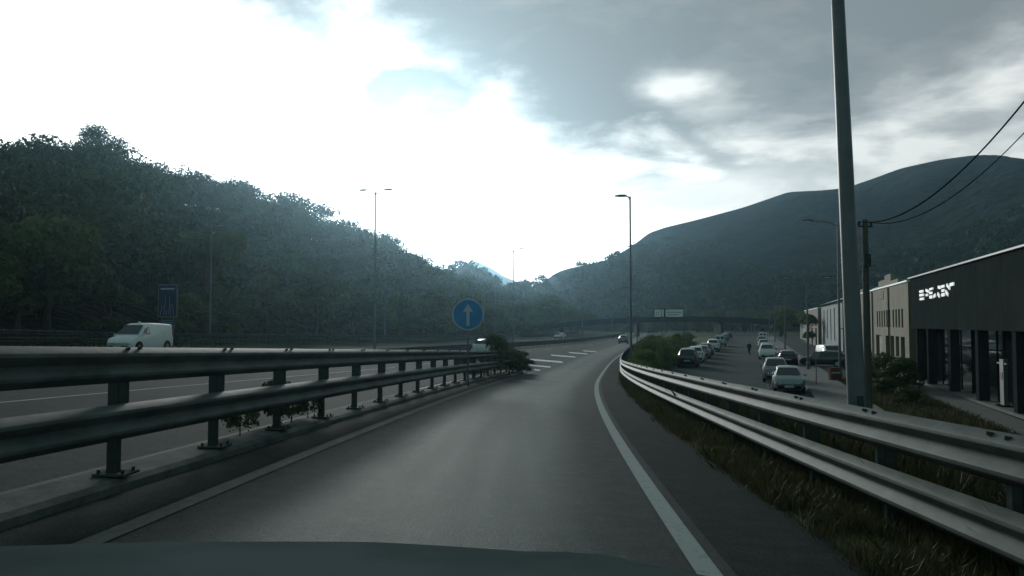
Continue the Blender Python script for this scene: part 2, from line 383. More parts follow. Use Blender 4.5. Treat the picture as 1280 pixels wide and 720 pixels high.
# raised kerb strip carrying the left barrier
def kerb():
    ys = YS[(YS >= -30) & (YS <= 47)]
    prof = [(-2.72,-.06),(-2.74,.06),(-2.80,.095),(-3.20,.10),(-3.26,.07),(-3.27,-.06)]
    V = []
    for y in ys:
        s = min(1, max(0, (47.2-y)/1.2))
        for (u, dz) in prof:
            uu = -3.0+(u+3.0)*(.25+.75*s)
            V.append((Xc(y)+uu, y, zr(uu, y)+dz*(s if dz > 0 else 1)))
    n = len(prof); F = [(i*n+k, i*n+k+1, (i+1)*n+k+1, (i+1)*n+k) for i in range(len(ys)-1) for k in range(n-1)]
    tag(np_mesh('kerb', V, F, M['kerb']), kind='structure')
kerb()
# frontage street and its pavement
ysf = np.unique(np.concatenate([np.arange(-20, 120, 1.), np.arange(120, 300, 5.)]))
def fl(Y): return np.maximum(Fx(-9.3, Y), Xc(Y)+rr(Y)+.9+np.maximum(1.9*(zr(rr(Y)+.9, Y)-zf(Y))+.4, .8))
def fgrid(name, oa, ob, ys, dz, m, n=3, left=False):
    ww = np.linspace(0, 1, n)
    xa = (lambda Y: np.minimum(fl(Y), Fx(ob-.5, Y))) if left else (lambda Y: Fx(oa, Y))
    return grid(name, ww, ys, lambda W, Y: zf(Y)+dz, m, xfun=lambda W, Y: xa(Y)*(1-W)+Fx(ob, Y)*W)
fgrid('street', 0, 1.35, ysf, .03, M['street'], 8, True)
def box_strip(name, oa, ob, y0, y1, h, m):
    ys = ysf[(ysf >= y0) & (ysf <= y1)]; V = []
    for y in ys:
        z = float(zf(y))
        V += [(Fx(oa, y), y, z-.1), (Fx(oa, y), y, z+h-.02), (Fx(oa+.03, y), y, z+h), (Fx(ob, y), y, z+h), (Fx(ob, y), y, z-.1)]
    F = [(i*5+k, i*5+k+1, (i+1)*5+k+1, (i+1)*5+k) for i in range(len(ys)-1) for k in range(4)]
    tag(np_mesh(name, V, F, m), kind='structure')
box_strip('sidewalk', 1.35, 4.0, -20, 295, .15, M['pave'])
fgrid('forecourt', 4.0, 9.4, ysf[ysf >= 57], .05, M['street'], 4)
fgrid('forecourt', 7.6, 9.4, ysf[ysf <= 57], .05, M['pave'], 3)
fgrid('road_marking', -1.1, -1.0, ysf[(ysf >= 30)], .036, M['line_worn'], 2)

# ------------------------------------------------------------------ guardrails
WP = [(0,.152),(.006,.156),(.012,.154),(.070,.112),(.080,.102),(.083,.094),(.083,.074),(.078,.064),(.022,.014),(.016,.006),(.016,-.006),(.022,-.014),(.078,-.064),(.083,-.074),(.083,-.094),(.080,-.102),(.070,-.112),(.012,-.154),(.006,-.156),(0,-.152)]
def beam(path, side, parent, name, m, lap=4.0):
    """path list of (x,y,z) centre points, side = +1 corrugation toward +normal"""
    n = len(WP); V = []; pts = np.array(path)
    d = np.gradient(pts, axis=0); d[:, 2] = 0; d /= np.linalg.norm(d, axis=1)[:, None]
    nx = np.stack([d[:, 1], -d[:, 0]], -1)*side
    for p, q in zip(pts, nx):
        for (o, z) in WP: V.append((p[0]+q[0]*o, p[1]+q[1]*o, p[2]+z))
    for p, q in zip(pts, nx):
        for (o, z) in WP: V.append((p[0]+q[0]*(o-.004), p[1]+q[1]*(o-.004), p[2]+z))
    F = []; k0 = len(pts)*n
    for i in range(len(pts)-1):
        for k in range(n-1):
            a = i*n+k; F.append((a, a+1, a+1+n, a+n)); F.append((k0+a, k0+a+n, k0+a+1+n, k0+a+1))
        for k in (0, n-1):
            a = i*n+k; F.append((a, a+n, k0+a+n, k0+a))
    o = np_mesh(name, V, F, m, parent, smooth=True); o.data.set_sharp_from_angle(angle=math.radians(24))
    return o
def rail(name, uf, y0, y1, step, zc_list, side, base, ptype, label, cat='guardrail', post_step=2.0, m='galv', ramp=None, off=.095, group=None, phase=0, dense=True):
    org = (float(Xc(y0)+uf(y0)), y0, float(zr(uf(y0), y0)))
    root = empty(name, org, 0, label, cat, group)
    O = np.array(org)
    ys = np.arange(y0, y1+.01, step)
    def zof(y, zc):
        z = float(zr(uf(y), y))+base+zc
        if ramp and y > ramp[0]:
            t = min(1, (y-ramp[0])/(ramp[1]-ramp[0])); z = z*(1-t)+t*(float(zr(uf(y), y))+.06+.1*(zc > .5))
        return z
    for zc, nm in zip(zc_list, ('upper_beam', 'lower_beam')):
        beam([(float(Xc(y)+uf(y))-O[0], y-O[1], zof(y, zc)-O[2]) for y in ys], side, root, nm, M[m])
    # lap joints and bolts belong to each post
    posts = np.arange(y0+phase, (ramp[0] if ramp else y1)+.01, post_step)
    pm = MB(); H = zc_list[0]+.13
    pm.box((0,0,(H-.3)/2-.15), (.045,.075,H+.3)); pm.box((.04*-side,.035,(H-.3)/2-.15), (.06,.006,H+.3)); pm.box((.04*-side,-.035,(H-.3)/2-.15), (.06,.006,H+.3))
    first = None
    bp = MB(); bp.box((0,0,.012), (.30,.26,.02))
    ab = MB(); ab.tube([(0,0,.02),(0,0,.055)], .016, 6)
    sp = MB(); zt_, zb_ = zc_list[0]+.05, zc_list[-1]-.14
    sp.box((side*off/2,0,(zt_+zb_)/2), (off-.01,.06,zt_-zb_))
    bl = MB(); bl.tube([(0,0,0),(-.005*side,0,.024)], .020, 8)
    for i, y in enumerate(posts):
        u = uf(y)-side*off; x = float(Xc(y)+u)-O[0]; z = float(zr(u, y))+base-O[2]
        if first is None:
            p = pm.build('post', M['galv_old'], root); s = sp.build('spacer', M['galv_old'], p)
            first = [p, s]
            if ptype: first.append(bp.build('base_plate', M['galv_old'], p))
            for dy in (-.1, .1):
                b_ = bl.build('bolt', M['galv_old'], p); b_.location = (side*(off+.05), dy, zc_list[0]+.128); first.append(b_)
            if ptype:
                for ax in (-.11, .11):
                    for ay in (-.09, .09):
                        b_ = ab.build('anchor_bolt', M['galv_old'], p); b_.location = (ax, ay, 0); first.append(b_)
        else:
            p = first[0].copy(); COL.objects.link(p)
            for w in (first[1:] if y < 30 or not ptype else first[1:5]):
                if y > 60 and w is not first[1]: continue
                c = w.copy(); c.parent = p; COL.objects.link(c)
        p.location = (x, y-O[1], z); p.rotation_euler = (0, 0, -math.atan(float(np.interp(y, yy, sl))))
    return root
uL = K(-2.86)
rail('guardrail', lambda Y: float(-2.80), -6, 47.5, .5, (.985, .485), 1, .11, True,
     'double steel guardrail on the left kerb of the slip road, ending at the nose bush', phase=.75, post_step=2.08, ramp=(43, 47.5))
rail('guardrail', lambda Y: float(rr(Y))-.12, -6, 150, .5, (.86, .40), -1, 0, False,
     'long double steel guardrail curving along the grassy right edge of the slip road', phase=.9, post_step=2.0)
rail('guardrail', lambda Y: float(um(Y))+.35, 4, 296, 2., (.62, .30), 1, 0, False,
     'low steel guardrail in the central reservation under the double-armed lamps', post_step=4.0, m='galv_old')
rail('guardrail', lambda Y: float(uE(Y))-.5, 12, 296, 2., (.80, .36), 1, .2, False,
     'distant steel guardrail along the far verge below the wooded hill', post_step=4.0, m='galv_old')

# ------------------------------------------------------------------ foliage
def leaves(centers, normals, size, rng, asp=.75, jit=.42):
    n = len(centers); nrm = normals + rng.normal(0, jit, (n, 3)); nrm /= np.linalg.norm(nrm, axis=1)[:, None]+1e-9
    t = np.cross(nrm, rng.normal(0, 1, (n, 3))); t /= np.linalg.norm(t, axis=1)[:, None]+1e-9
    b = np.cross(nrm, t); s = size*rng.uniform(.6, 1.35, (n, 1))
    V = np.stack([centers-t*s*.5, centers-b*s*.5*asp+nrm*s*.08, centers+t*s*.5, centers+b*s*.5*asp+nrm*s*.08], 1).reshape(-1, 3)
    F = np.arange(4*n).reshape(-1, 4)
    return V, F
def crown_arrays(seed, R, H, n, leaf, nl=13, z0=0.0, flat=.8, shell=.62):
    rng = np.random.default_rng(seed)
    a = rng.uniform(0, 2*PI, nl); rr_ = R*np.sqrt(rng.uniform(0, 1, nl))*.68; z = z0 + H*(.18+.64*rng.uniform(0, 1, nl))
    rr_ *= np.sin(np.clip((z-z0)/H, .1, .95)*PI)**.5
    C = np.stack([rr_*np.cos(a), rr_*np.sin(a), z], -1); LR = rng.uniform(.26, .46, nl)*R
    C[0] = (0, 0, z0+H*.78); 
    w = LR**2/np.sum(LR**2); k = rng.choice(nl, n, p=w)
    d = rng.normal(0, 1, (n, 3)); d[:, 2] = np.where(d[:, 2] < -.3, -d[:, 2]*.6, d[:, 2]); d /= np.linalg.norm(d, axis=1)[:, None]
    rad = LR[k]*(shell+(1.06-shell)*rng.uniform(0, 1, n)**.6)
    pos = C[k] + d*rad[:, None]*np.array([1, 1, flat])
    return leaves(pos, d, leaf, rng), C, LR
def trunk_mb(seed, C, H, r0, n=5):
    rng = random.Random(seed); b = MB(); top = (rng.uniform(-.2,.2), rng.uniform(-.2,.2), H*.62)
    b.tube([(0,0,-.4),(0,0,.2),(top[0]*.5,top[1]*.5,H*.3),top], [r0*1.3,r0,r0*.75,r0*.35], 7)
    for c in C[:n]:
        s = rng.uniform(.25,.55)*H
        b.tube([(top[0]*.4,top[1]*.4,s),((c[0])*.5,(c[1])*.5,(s+c[2])*.5),tuple(c)], [r0*.45,r0*.28,r0*.1], 5)
    return b
TREES = {}
def tree_template(key, R, H, n, leaf, matname, r0=.22, nl=13, shell=.62, z0=None):
    z0 = H*.22 if z0 is None else z0
    (V, F), C, LR = crown_arrays(hash(key) % 1000 if False else sum(map(ord, key))*7, R, H-z0, n, leaf, nl, z0, shell=shell)
    cr = np_mesh('crown', V, F, M[matname]); tr = trunk_mb(3, C, H, r0).build('trunk', M['bark'], smooth=True)
    TREES[key] = (cr.data, tr.data)
    for o in (cr, tr): D.objects.remove(o)
def put_tree(key, x, y, z, s, label, group, name='broadleaf_tree', cat='tree', sz=1.0, rz=None):
    r = empty(name, (x, y, z), random.uniform(0, 6.28) if rz is None else rz, label, cat, group); r.scale = (s, s, s*sz)
    for nm, me in zip(('crown', 'trunk' if cat == 'tree' else 'stem'), TREES[key]):
        o = D.objects.new(nm, me); COL.objects.link(o); o.parent = r
    return r
for k in range(4): tree_template('ridge%d' % k, 5.2, 10, 4200, .34, 'leaf', nl=[9,15,12,18][k], shell=.5)
for k in range(3): tree_template('verge%d' % k, 3.6, 7.0, 2200, .34, 'leaf_b', nl=[12,17,9][k], z0=.3)
for k in range(3): tree_template('pine%d' % k, 1.9, 10, 700, .55, 'leaf', nl=8, z0=2.5)
for k in range(4): tree_template('shrub%d' % k, 1.5, 2.3, 1500, .15, 'leaf_c', r0=.05, nl=[9,12,10,14][k], z0=0)
for k in range(2): tree_template('dshrub%d' % k, 1.2, 1.6, 2600, .12, 'leaf_d', r0=.04, nl=12, z0=0)

# hills -----------------------------------------------------------
def interp_poly(pts, n):
    pts = np.array(pts, float); d = np.r_[0, np.cumsum(np.linalg.norm(np.diff(pts[:, :2], axis=0), axis=1))]
    t = np.linspace(0, d[-1], n); return np.stack([np.interp(t, d, pts[:, i]) for i in range(pts.shape[1])], -1)
def hill(name, ridge, foot, back, mat_, ns=160, nt=60, amp=2.0, seed=1, bulge=.35, fine=1.0, paired=False):
    """ridge, foot: polylines of (x,y,z) with the same number of stations; back: how far it falls behind"""
    Rg = np.array(ridge, float); Ft = np.array(foot, float)
    s = np.linspace(0, len(Rg)-1, ns); i0 = np.arange(len(Rg))
    R_ = np.stack([np.interp(s, i0, Rg[:, k]) for k in range(3)], -1)
    F_ = np.stack([np.interp(s, i0, Ft[:, k]) for k in range(3)], -1)
    kk = 5; pad = lambda a: np.stack([np.convolve(np.pad(a[:, k], kk//2, 'edge'), np.ones(kk)/kk, 'valid') for k in range(3)], -1)
    R_ = pad(R_); F_ = pad(F_)
    out = (R_-F_); out[:, 2] = 0; out /= np.linalg.norm(out, axis=1)[:, None]
    t = np.r_[np.linspace(0, 1, nt), 1+np.linspace(.06, 1, 14)]
    rng = np.random.default_rng(seed); ph = rng.uniform(0, 6, (10, 3)); V = np.zeros((ns, len(t), 3))
    for j, tt in enumerate(t):
        if tt <= 1:
            h = math.sin(tt*PI/2)*bulge + tt*(1-bulge)
            p = F_*(1-tt)+R_*tt; p[:, 2] = F_[:, 2]*(1-h)+R_[:, 2]*h
        else:
            q = tt-1; p = R_+out*back*q; p[:, 2] = R_[:, 2]*(1-q**1.3*1.0)+(-6)*q**1.3
        w = 1-abs(min(tt, 1)*2-1)**3 if tt <= 1 else 0
        for a in range(10):
            f = (.012*(1.55**a))
            p[:, 2] += amp*w/(1.35**a)*np.sin(p[:, 0]*f*math.cos(a*1.3)*fine+p[:, 1]*f*math.sin(a*1.3)*fine+ph[a, 0])
        V[:, j] = p
    V[:, 0, 2] -= 1.5
    nT = len(t); i = np.arange(ns-1)[:, None]*nT+np.arange(nT-1)[None, :]
    F = np.stack([i, i+nT, i+nT+1, i+1], -1).reshape(-1, 4)
    o = np_mesh(name, V.reshape(-1, 3), F, mat_, smooth=True); tag(o, kind='structure')
    return V
def px(x, y, d, dz=0): return ((x-640)/1000*d, d, (405-y)/1000*d+dz)
LRidge = [px(-420,235,120,-7), px(-150,200,160,-8), px(0,190,200,-9), px(60,186,210,-9), px(125,192,218,-9), px(200,214,232,-9), px(300,236,258,-9), px(395,276,300,-9), px(450,302,335,-8.5), px(490,325,365,-8), px(530,354,400,-8), px(560,378,440,-7), px(610,398,480,-5)]
LFoot = [(-48,-60),(-44,-5),(-41,35),(-38,52),(-35.5,66),(-33,90),(-29,120),(-20,160),(-12,200),(-4,240),(6,285),(17,335),(36,420)]
LFoot = [(a, b, gz(a, b)-.3) for a, b in LFoot]
VL = hill('wooded_hill', LRidge, LFoot, 160, M['hill'], amp=2.2, seed=3)
KR = [px(500,385,520,-8), px(535,362,520,-7.5), px(549,345,520,-7.5), px(556,334,525,-7.5), px(568,328,535,-7.5), px(586,328,540,-7.5), px(596,340,545,-7.5), px(606,350,550,-7.5), px(640,353,560,-8)]+[px(680,346,560,-8), px(715,333,560,-8), px(760,319,570,-8), px(790,308,580,-8), px(830,300,600,-8), px(880,302,640,-8)]
KF = [(-20,420),(-8,405),(0,402),(4,400),(10,400),(16,400),(22,400),(30,400),(44,400),(64,395),(76,390),(92,380),(108,370),(130,360),(160,350)]
KF = [(a, b, -4.5) for a, b in KF]
VK = hill('wooded_hill', KR, KF, 200, M['hill'], amp=2.0, seed=5)
MR = [px(630,395,760), px(665,362,760), px(700,338,760), px(760,325,760), px(790,308,760), px(812,291,760), px(832,284,760), px(870,275,775), px(930,259,790), px(962,248,798), px(988,239,806), px(1030,237,806), px(1060,234,798), px(1095,222,790), px(1130,209,783), px(1180,198,775), px(1222,192.5,760), px(1250,195,752), px(1285,203,730), px(1400,222,684), px(1600,245,608), px(2000,260,494)]
MF = [(-10,610),(25,600),(60,590),(85,570),(100,545),(120,520),(140,480),(165,440),(190,400),(210,380),(230,350),(245,330),(255,310),(262,290),(268,270),(272,250),(276,230),(280,210),(284,190),(290,150),(300,90),(310,20)]
MF = [(a, b, -5) for a, b in MF]
VM = hill('mountain', MR, MF, 500, M['mount'], ns=220, nt=90, amp=6, seed=8, bulge=.05)
for pts in ([px(480,372,1900), px(505,345,1900), px(520,334,1900), px(530,332,1900), px(547,343,1900), px(565,350,1900), px(600,375,1900)],
            [px(540,365,2000), px(566,342,2000), px(582,330,2000), px(592,325.5,2000), px(612,334,2000), px(632,347,2000), px(670,360,2000), px(720,380,2000)]):
    ft = [(p[0]*.8, p[1]-500, -5) for p in pts]
    hill('far_mountain', pts, ft, 250, M['mount'], ns=60, nt=20, amp=8, seed=9)

def hill_pt(V, s, t, nt=60):
    a = s*(V.shape[0]-1); b = t*(nt-1); i = int(min(a, V.shape[0]-2)); j = int(min(b, nt-2)); fa, fb = a-i, b-j
    return (V[i,j]*(1-fa)+V[i+1,j]*fa)*(1-fb)+(V[i,j+1]*(1-fa)+V[i+1,j+1]*fa)*fb
def forest(name, V, nt, n, nleaf, leaf, R, H, srange, trange, label, seed, matname='leaf', minpx=0):
    rng = np.random.default_rng(seed); temps = []
    for k in range(7):
        (LV, LF), C, LR = crown_arrays(seed*10+k, R, H*.85, nleaf, leaf, 8+2*k, H*.12, shell=.7)
        temps.append(LV)
    VV = []
    for i in range(n):
        p = hill_pt(V, rng.uniform(*srange), trange[0]+(trange[1]-trange[0])*rng.uniform(0, 1)**.85, nt)
        T = temps[rng.integers(7)]; a = rng.uniform(0, 6.28); s = rng.choice([.65,.8,.95,1.1,1.25])*rng.uniform(.9, 1.1); c, q = math.cos(a)*s, math.sin(a)*s
        sz = s*rng.uniform(.85, 1.25)
        W = np.stack([T[:, 0]*c-T[:, 1]*q+p[0], T[:, 0]*q+T[:, 1]*c+p[1], T[:, 2]*sz+p[2]-.5], -1); VV.append(W.astype(np.float32))
    VV = np.concatenate(VV); F = np.arange(len(VV)).reshape(-1, 4)
    o = np_mesh(name, VV, F, M[matname]); tag(o, label, 'forest', kind='stuff')
forest('forest', VL, 60, 1050, 700, .50, 5.0, 8.6, (.06, .97), (.05, .955), 'dense dark forest covering the slope of the left hill', 21)
forest('forest', VK, 60, 700, 150, 1.3, 5, 9, (0, 1), (.02, .99), 'hazy dark woods on the low spur in the valley middle', 22)
forest('forest', VM, 90, 1100, 110, 1.7, 5, 8.5, (.0, .97), (.0, .42), 'dark woods on the lower flank of the big right mountain', 23)

# ridge trees of the left hill, told apart against the sky
GR = 'trees along the ridge of the left hill'
pxs = [(18,.95,.9),(47,1.15,.8),(78,.95,.8),(120,1.45,1.25),(140,.95,1),(163,.62,.9),(188,.95,1.05),(212,.6,1),(243,.95,.9),(276,1.05,1.1),(297,.62,1),(314,.8,1.1),(336,.8,1),(352,.6,1),(372,.62,1),(389,.75,1),(408,.66,1),(428,.62,1),(446,.6,1),(463,.62,1),(480,.62,1),(500,.55,1),(516,.5,1)]
lbls = ['open-crowned tree at the left edge of the ridge', 'broad flat-topped tree on the skyline', 'low tree between the two biggest crowns on the skyline', 'tallest round-crowned tree on the left skyline', 'tree tucked right behind the tallest skyline crown']
for i, (xp, s, sz) in enumerate(pxs):
    xi = int(np.argmin(abs(VL[:, 59, 0]/VL[:, 59, 1]*1000+640-xp))); p = VL[xi, 58]
    lab = lbls[i] if i < 5 else 'ridge tree with gaps of sky in its crown on the left hill skyline'
    put_tree('ridge%d' % (i % 4), p[0], p[1], p[2]-1, s, lab, GR, sz=sz)
# pines on the valley spur
for i, xp in enumerate((700,716,727,738,741,748,762,770,784)):
    xi = int(np.argmin(abs(VK[:, 59, 0]/VK[:, 59, 1]*1000+640-xp))); p = VK[xi, 58]
    put_tree('pine%d' % (i % 3), p[0], p[1], p[2]+.5, random.uniform(.6,1.05), 'small spiky tree standing out on the ridge of the valley spur', 'trees on the ridge of the valley spur', name='conifer_tree')
for i, xp in enumerate(range(646, 806, 8)):
    xi = int(np.argmin(abs(VK[:, 59, 0]/VK[:, 59, 1]*1000+640-xp))); p = VK[xi, 58]
    put_tree('ridge%d' % (i % 4), p[0]+random.uniform(-2,2), p[1], p[2]-.5, random.uniform(.45,.85), 'small round-crowned tree on the ridge line of the valley spur', 'round trees on the ridge of the valley spur')
# tree band at the foot of the left hill
i = 0
for y in np.arange(34, 250, 6.2):
    u = float(uE(y))-random.uniform(5, 12); x = float(Xc(y))+u
    put_tree('verge%d' % (i % 3), x, y, gz(x, y)-.3, random.uniform(.7, 1.35), 'rounded verge tree behind the far guardrail at the foot of the hill', 'verge trees behind the far guardrail', sz=random.uniform(.8, 1.1)); i += 1
for (xp, d, s, lab) in ((255,84,1.75,'big pale green rounded tree beside the verge lamp'), (60,62,1.5,'wide green tree low at the left edge of the picture'), (330,100,1.2,'light olive tree between the verge lamp and the double lamp'), (600,230,1.6,'round tree behind the blue arrow sign'), (690,300,2.2,'tall round tree above the distant white car'), (665,290,1.5,'low tree left of the distant white car'), (575,225,1.5,'dark tree left of the blue arrow sign')):
    x = (xp-640)/1000*d; put_tree('verge%d' % (i % 3), x, d, max(gz(x, d), -4)-.3, s, lab, 'verge trees behind the far guardrail'); i += 1
for y in (255,268,281,296,312,330,345):
    for o_ in (-5, -14):
        x = float(Xc(y)+uE(y))+o_+random.uniform(-3,3)
        put_tree('verge%d' % (i % 3), x, y, -4.3, random.uniform(1.1,1.9), 'distant verge tree where the road bends out of sight', 'distant trees at the road bend'); i += 1
for y in np.arange(285, 345, 9):
    for x in np.arange(60, 150, 9.5):
        if random.random() < .72:
            put_tree('verge%d' % (i % 3), x+random.uniform(-3,3), y+random.uniform(-3,3)+(25 if x > 78 else 0), -4, random.uniform(.9,1.5), 'dark tree beyond the overpass at the end of the street', 'trees beyond the overpass'); i += 1
# right-hand side street trees far down
for (o_, y, s) in ((7,128,.8),(6.5,196,1.1),(6,214,1.2),(7,232,1.3),(8,250,1.3)):
    put_tree('verge%d' % (i % 3), Fx(o_, y), y, float(zf(y)), s, 'dark street tree in front of the far low buildings', 'street trees down the frontage street'); i += 1

# island scrub between slip road and street
i = 0
random.seed(5)
while i < 58:
    y = random.uniform(58, 128); a = float(Xc(y)+rr(y))+1.6; b = float(fl(y))-.9
    if y > 66: b = float(Fx(-9.6, y))-1.6
    if b < a+.2: b = a+.4
    x = random.uniform(a, b)
    zz = gz(x, y); ht = random.uniform(.55, 1.0)
    # scrub rises to a steady crest about a metre under eye level
    put_tree('shrub%d' % (i % 4), x, y, zz-.1, ht*1.15, 'green bush in the scrubby island between slip road and street', 'bushes on the scrub island', name='bush', cat='bush'); i += 1

# ------------------------------------------------------------------ grass and weeds (stuff)
def grass(name, pts, hmin, hmax, w, label, matname, seed, spread=.35):
    rng = np.random.default_rng(seed); n = len(pts); h = rng.uniform(hmin, hmax, n); a = rng.uniform(0, 2*PI, n)
    lean = rng.normal(0, spread, (n, 2))*h[:, None]
    dx = np.stack([np.cos(a), np.sin(a), np.zeros(n)], -1)*w*rng.uniform(.6, 1.6, (n, 1))
    b = pts; m_ = b+np.stack([lean[:, 0]*.35, lean[:, 1]*.35, h*.6], -1); t = b+np.stack([lean[:, 0], lean[:, 1], h], -1)
    V = np.stack([b-dx, b+dx, m_+dx*.7, t, m_-dx*.7], 1).reshape(-1, 3)
    F = (np.arange(n)[:, None]*5+np.array([[0,1,2,3,4]]))
    o = np_mesh(name, V, F, M[matname]); tag(o, label, 'grass', kind='stuff'); return o
rng = np.random.default_rng(4)
n = 150000; y = 1.5+75*rng.uniform(0, 1, n)**1.6; u = 3.02+rng.gamma(1.5, .8, n)
clump = np.sin(u*5+y*2.1)+np.sin(y*5.3-u*2.7)+np.sin(y*1.1+u); k = clump > -1.0+rng.normal(0, .8, n); y, u = y[k], u[k]; u = np.minimum(u, 7)
pts = np.stack([Xc(y)+u, y, G(u, y)], -1)
hgt = np.where(u < 3.5, .14, .3)
grass('grass', pts, .03, .20, .004, 'dry brownish grass and weeds growing under the right guardrail', 'grass', 5)
n = 60000; y = 1.5+50*rng.uniform(0, 1, n)**1.4; u = rng.uniform(3.95, 6.2, n)
k = np.sin(u*3.1+y*1.3)+np.sin(y*3.1-u*1.7)+np.sin(y*.7) > -1.2+rng.normal(0, .7, n); y, u = y[k], u[k]
grass('grass', np.stack([Xc(y)+u, y, G(u, y)], -1), .25, .72, .007, 'taller scruffy weeds on the bank behind the right guardrail', 'grass', 15, .28)
n = 26000; y = rng.uniform(22, 57, n); o_ = rng.uniform(3.9, 7.6, n); x = Fx(o_, y)
grass('grass', np.stack([x, y, G(x-Xc(y), y)], -1), .1, .35, .012, 'rough green grass strip in front of the dark showroom', 'grass', 6)
n = 30000; y = rng.uniform(50, 130, n); a = Xc(y)+rr(y)+.4; b = np.maximum(Fx(-9.5, y), a+1.5); x = a+(b-a)*rng.uniform(0, 1, n)
grass('grass', np.stack([x, y, G(x-Xc(y), y)], -1), .2, .9, .02, 'tall green grass between the bushes of the scrub island', 'leaf_c', 7)
n = 9000; y = rng.uniform(20, 140, n); u = uE(y)-rng.uniform(.4, 5, n)
grass('grass', np.stack([Xc(y)+u, y, G(u, y)], -1), .2, .8, .03, 'dark rough grass behind the far guardrail', 'leaf_b', 8)
# weeds at the left rail and the bush at its end
WG = 'weeds along the left guardrail'
for (y, s, lab) in ((10.6,.22,'low leafy weed at the foot of the left guardrail post'), (11.9,.33,'leafy weed poking through the left guardrail'), (13.4,.22,'small weed tuft behind the left guardrail'), (12.6,.26,'weed tuft on the kerb between two guardrail posts')):
    x = float(Xc(y))-3.12; put_tree('dshrub%d' % (i % 2), x, y, gz(x, y)+.22, s, lab, WG, name='weed', cat='weed', sz=1.3); i += 1
for (x, y, s, sz, lab) in ((-.15,41.3,.85,.80,'dark bush swallowing the end of the left guardrail'), (-1.0,38.5,.55,1.9,'tall narrow bush rising behind the guardrail below the arrow sign'), (.55,44.4,.7,.62,'low dark bush at the very nose of the kerb'), (-1.6,34.5,.55,1.0,'small bush behind the guardrail left of the nose')):
    put_tree('dshrub%d' % (i % 2), x, y, gz(x, y)+.12, s*1.25, lab, 'bushes at the guardrail nose', name='bush', cat='bush', sz=sz); i += 1
for (o_, y, s, lab) in ((6.9,55,1.5,'dark clipped hedge bush near the far corner of the showroom'), (6.6,52,1.6,'large dark bush in front of the showroom columns'), (7.0,49.3,1.4,'rounded dark bush between two showroom columns'), (5.6,46,.8,'low green shrub on the grass strip'), (5.2,50,.9,'low shrub at the street side of the grass strip'),(5.6,41,.7,'small scruffy shrub nearest the guardrail on the grass strip')):
    put_tree('dshrub%d' % (i % 2), Fx(o_, y), y, float(zf(y)), s, lab, 'shrubs in front of the showroom', name='bush', cat='bush', sz=.85); i += 1
# roadside weeds through the right rail
for (u, y, s) in ((4.1,9.6,.16),(4.15,13.8,.2),(4.1,17,.22),(4.3,23,.3)):
    x = float(Xc(y))+u; put_tree('dshrub%d' % (i % 2), x, y, gz(x, y), s, 'leafy weed growing up at the foot of the right guardrail', 'weeds along the right guardrail', name='weed', cat='weed', sz=1.6); i += 1

# ------------------------------------------------------------------ lamps, poles, wires
def lamp_mesh(H, arms, r0=.11, r1=.05, head=(.85,.30,.12), arm=1.4, rise=.25):
    parts = {}
    b = MB(); b.tube([(0,0,0),(0,0,H*.5),(0,0,H)], [r0,(r0+r1)/2,r1], 12); parts['pole'] = (b, 'pole', True)
    b = MB(); b.tube([(0,0,-.3),(0,0,.5)], r0*1.35, 12); b.box((0,0,.02), (r0*4,r0*4,.03)); parts['base'] = (b, 'pole', True)
    out = [parts]
    al = []
    for sgn in arms:
        a = MB(); a.tube([(0,0,H-.25),(sgn*arm*.35,0,H-.05+rise*.5),(sgn*arm,0,H+rise)], [r1*.9,r1*.75,r1*.6], 8)
        h = MB(); x0 = sgn*arm; L = head[0]
        rings = [(0,.35,.5),(.15,.9,1),(.55,1,1),(.9,.75,.6),(1,.3,.3)]
        vs = []
        for (t, w, hh) in rings:
            for (cy, cz) in ((-1,0),(-.8,.7),(0,1),(.8,.7),(1,0),(.7,-.35),(-.7,-.35)):
                vs.append((x0+sgn*(t*L-.1), cy*w*head[1]/2, H+rise+cz*hh*head[2]/1.3))
        fs = [(i*7+k, i*7+(k+1) % 7, (i+1)*7+(k+1) % 7, (i+1)*7+k) for i in range(4) for k in range(7)]+[tuple(range(7)), tuple(range(28, 35))]
        h.add(vs, fs)
        g = MB(); g.box((x0+sgn*(L*.5-.1),0,H+rise-.045), (L*.55,head[1]*.55,.03))
        al.append((a, h, g))
    return parts, al
def lamp_post(name, loc, H, arms, label, group, rz=0.0, tilt=0.0, src=None, **kw):
    if src:
        r = copy_tree(src); r.location = loc; r.rotation_euler = (0, tilt, rz); r['label'] = label; return r
    parts, al = lamp_mesh(H, arms, **kw)
    r = empty(name, loc, rz, label, 'street lamp', group); r.rotation_euler = (0, tilt, rz)
    for nm, (b, m, s) in parts.items(): b.build(nm, M[m], r, smooth=s)
    for a, h, g in al:
        ao = a.build('arm', M['pole'], r, smooth=True); ho = h.build('lamp_head', M['galv_old'], ao, smooth=True); 
        gg = g.build('lens', M['lamp'], r)
    return r
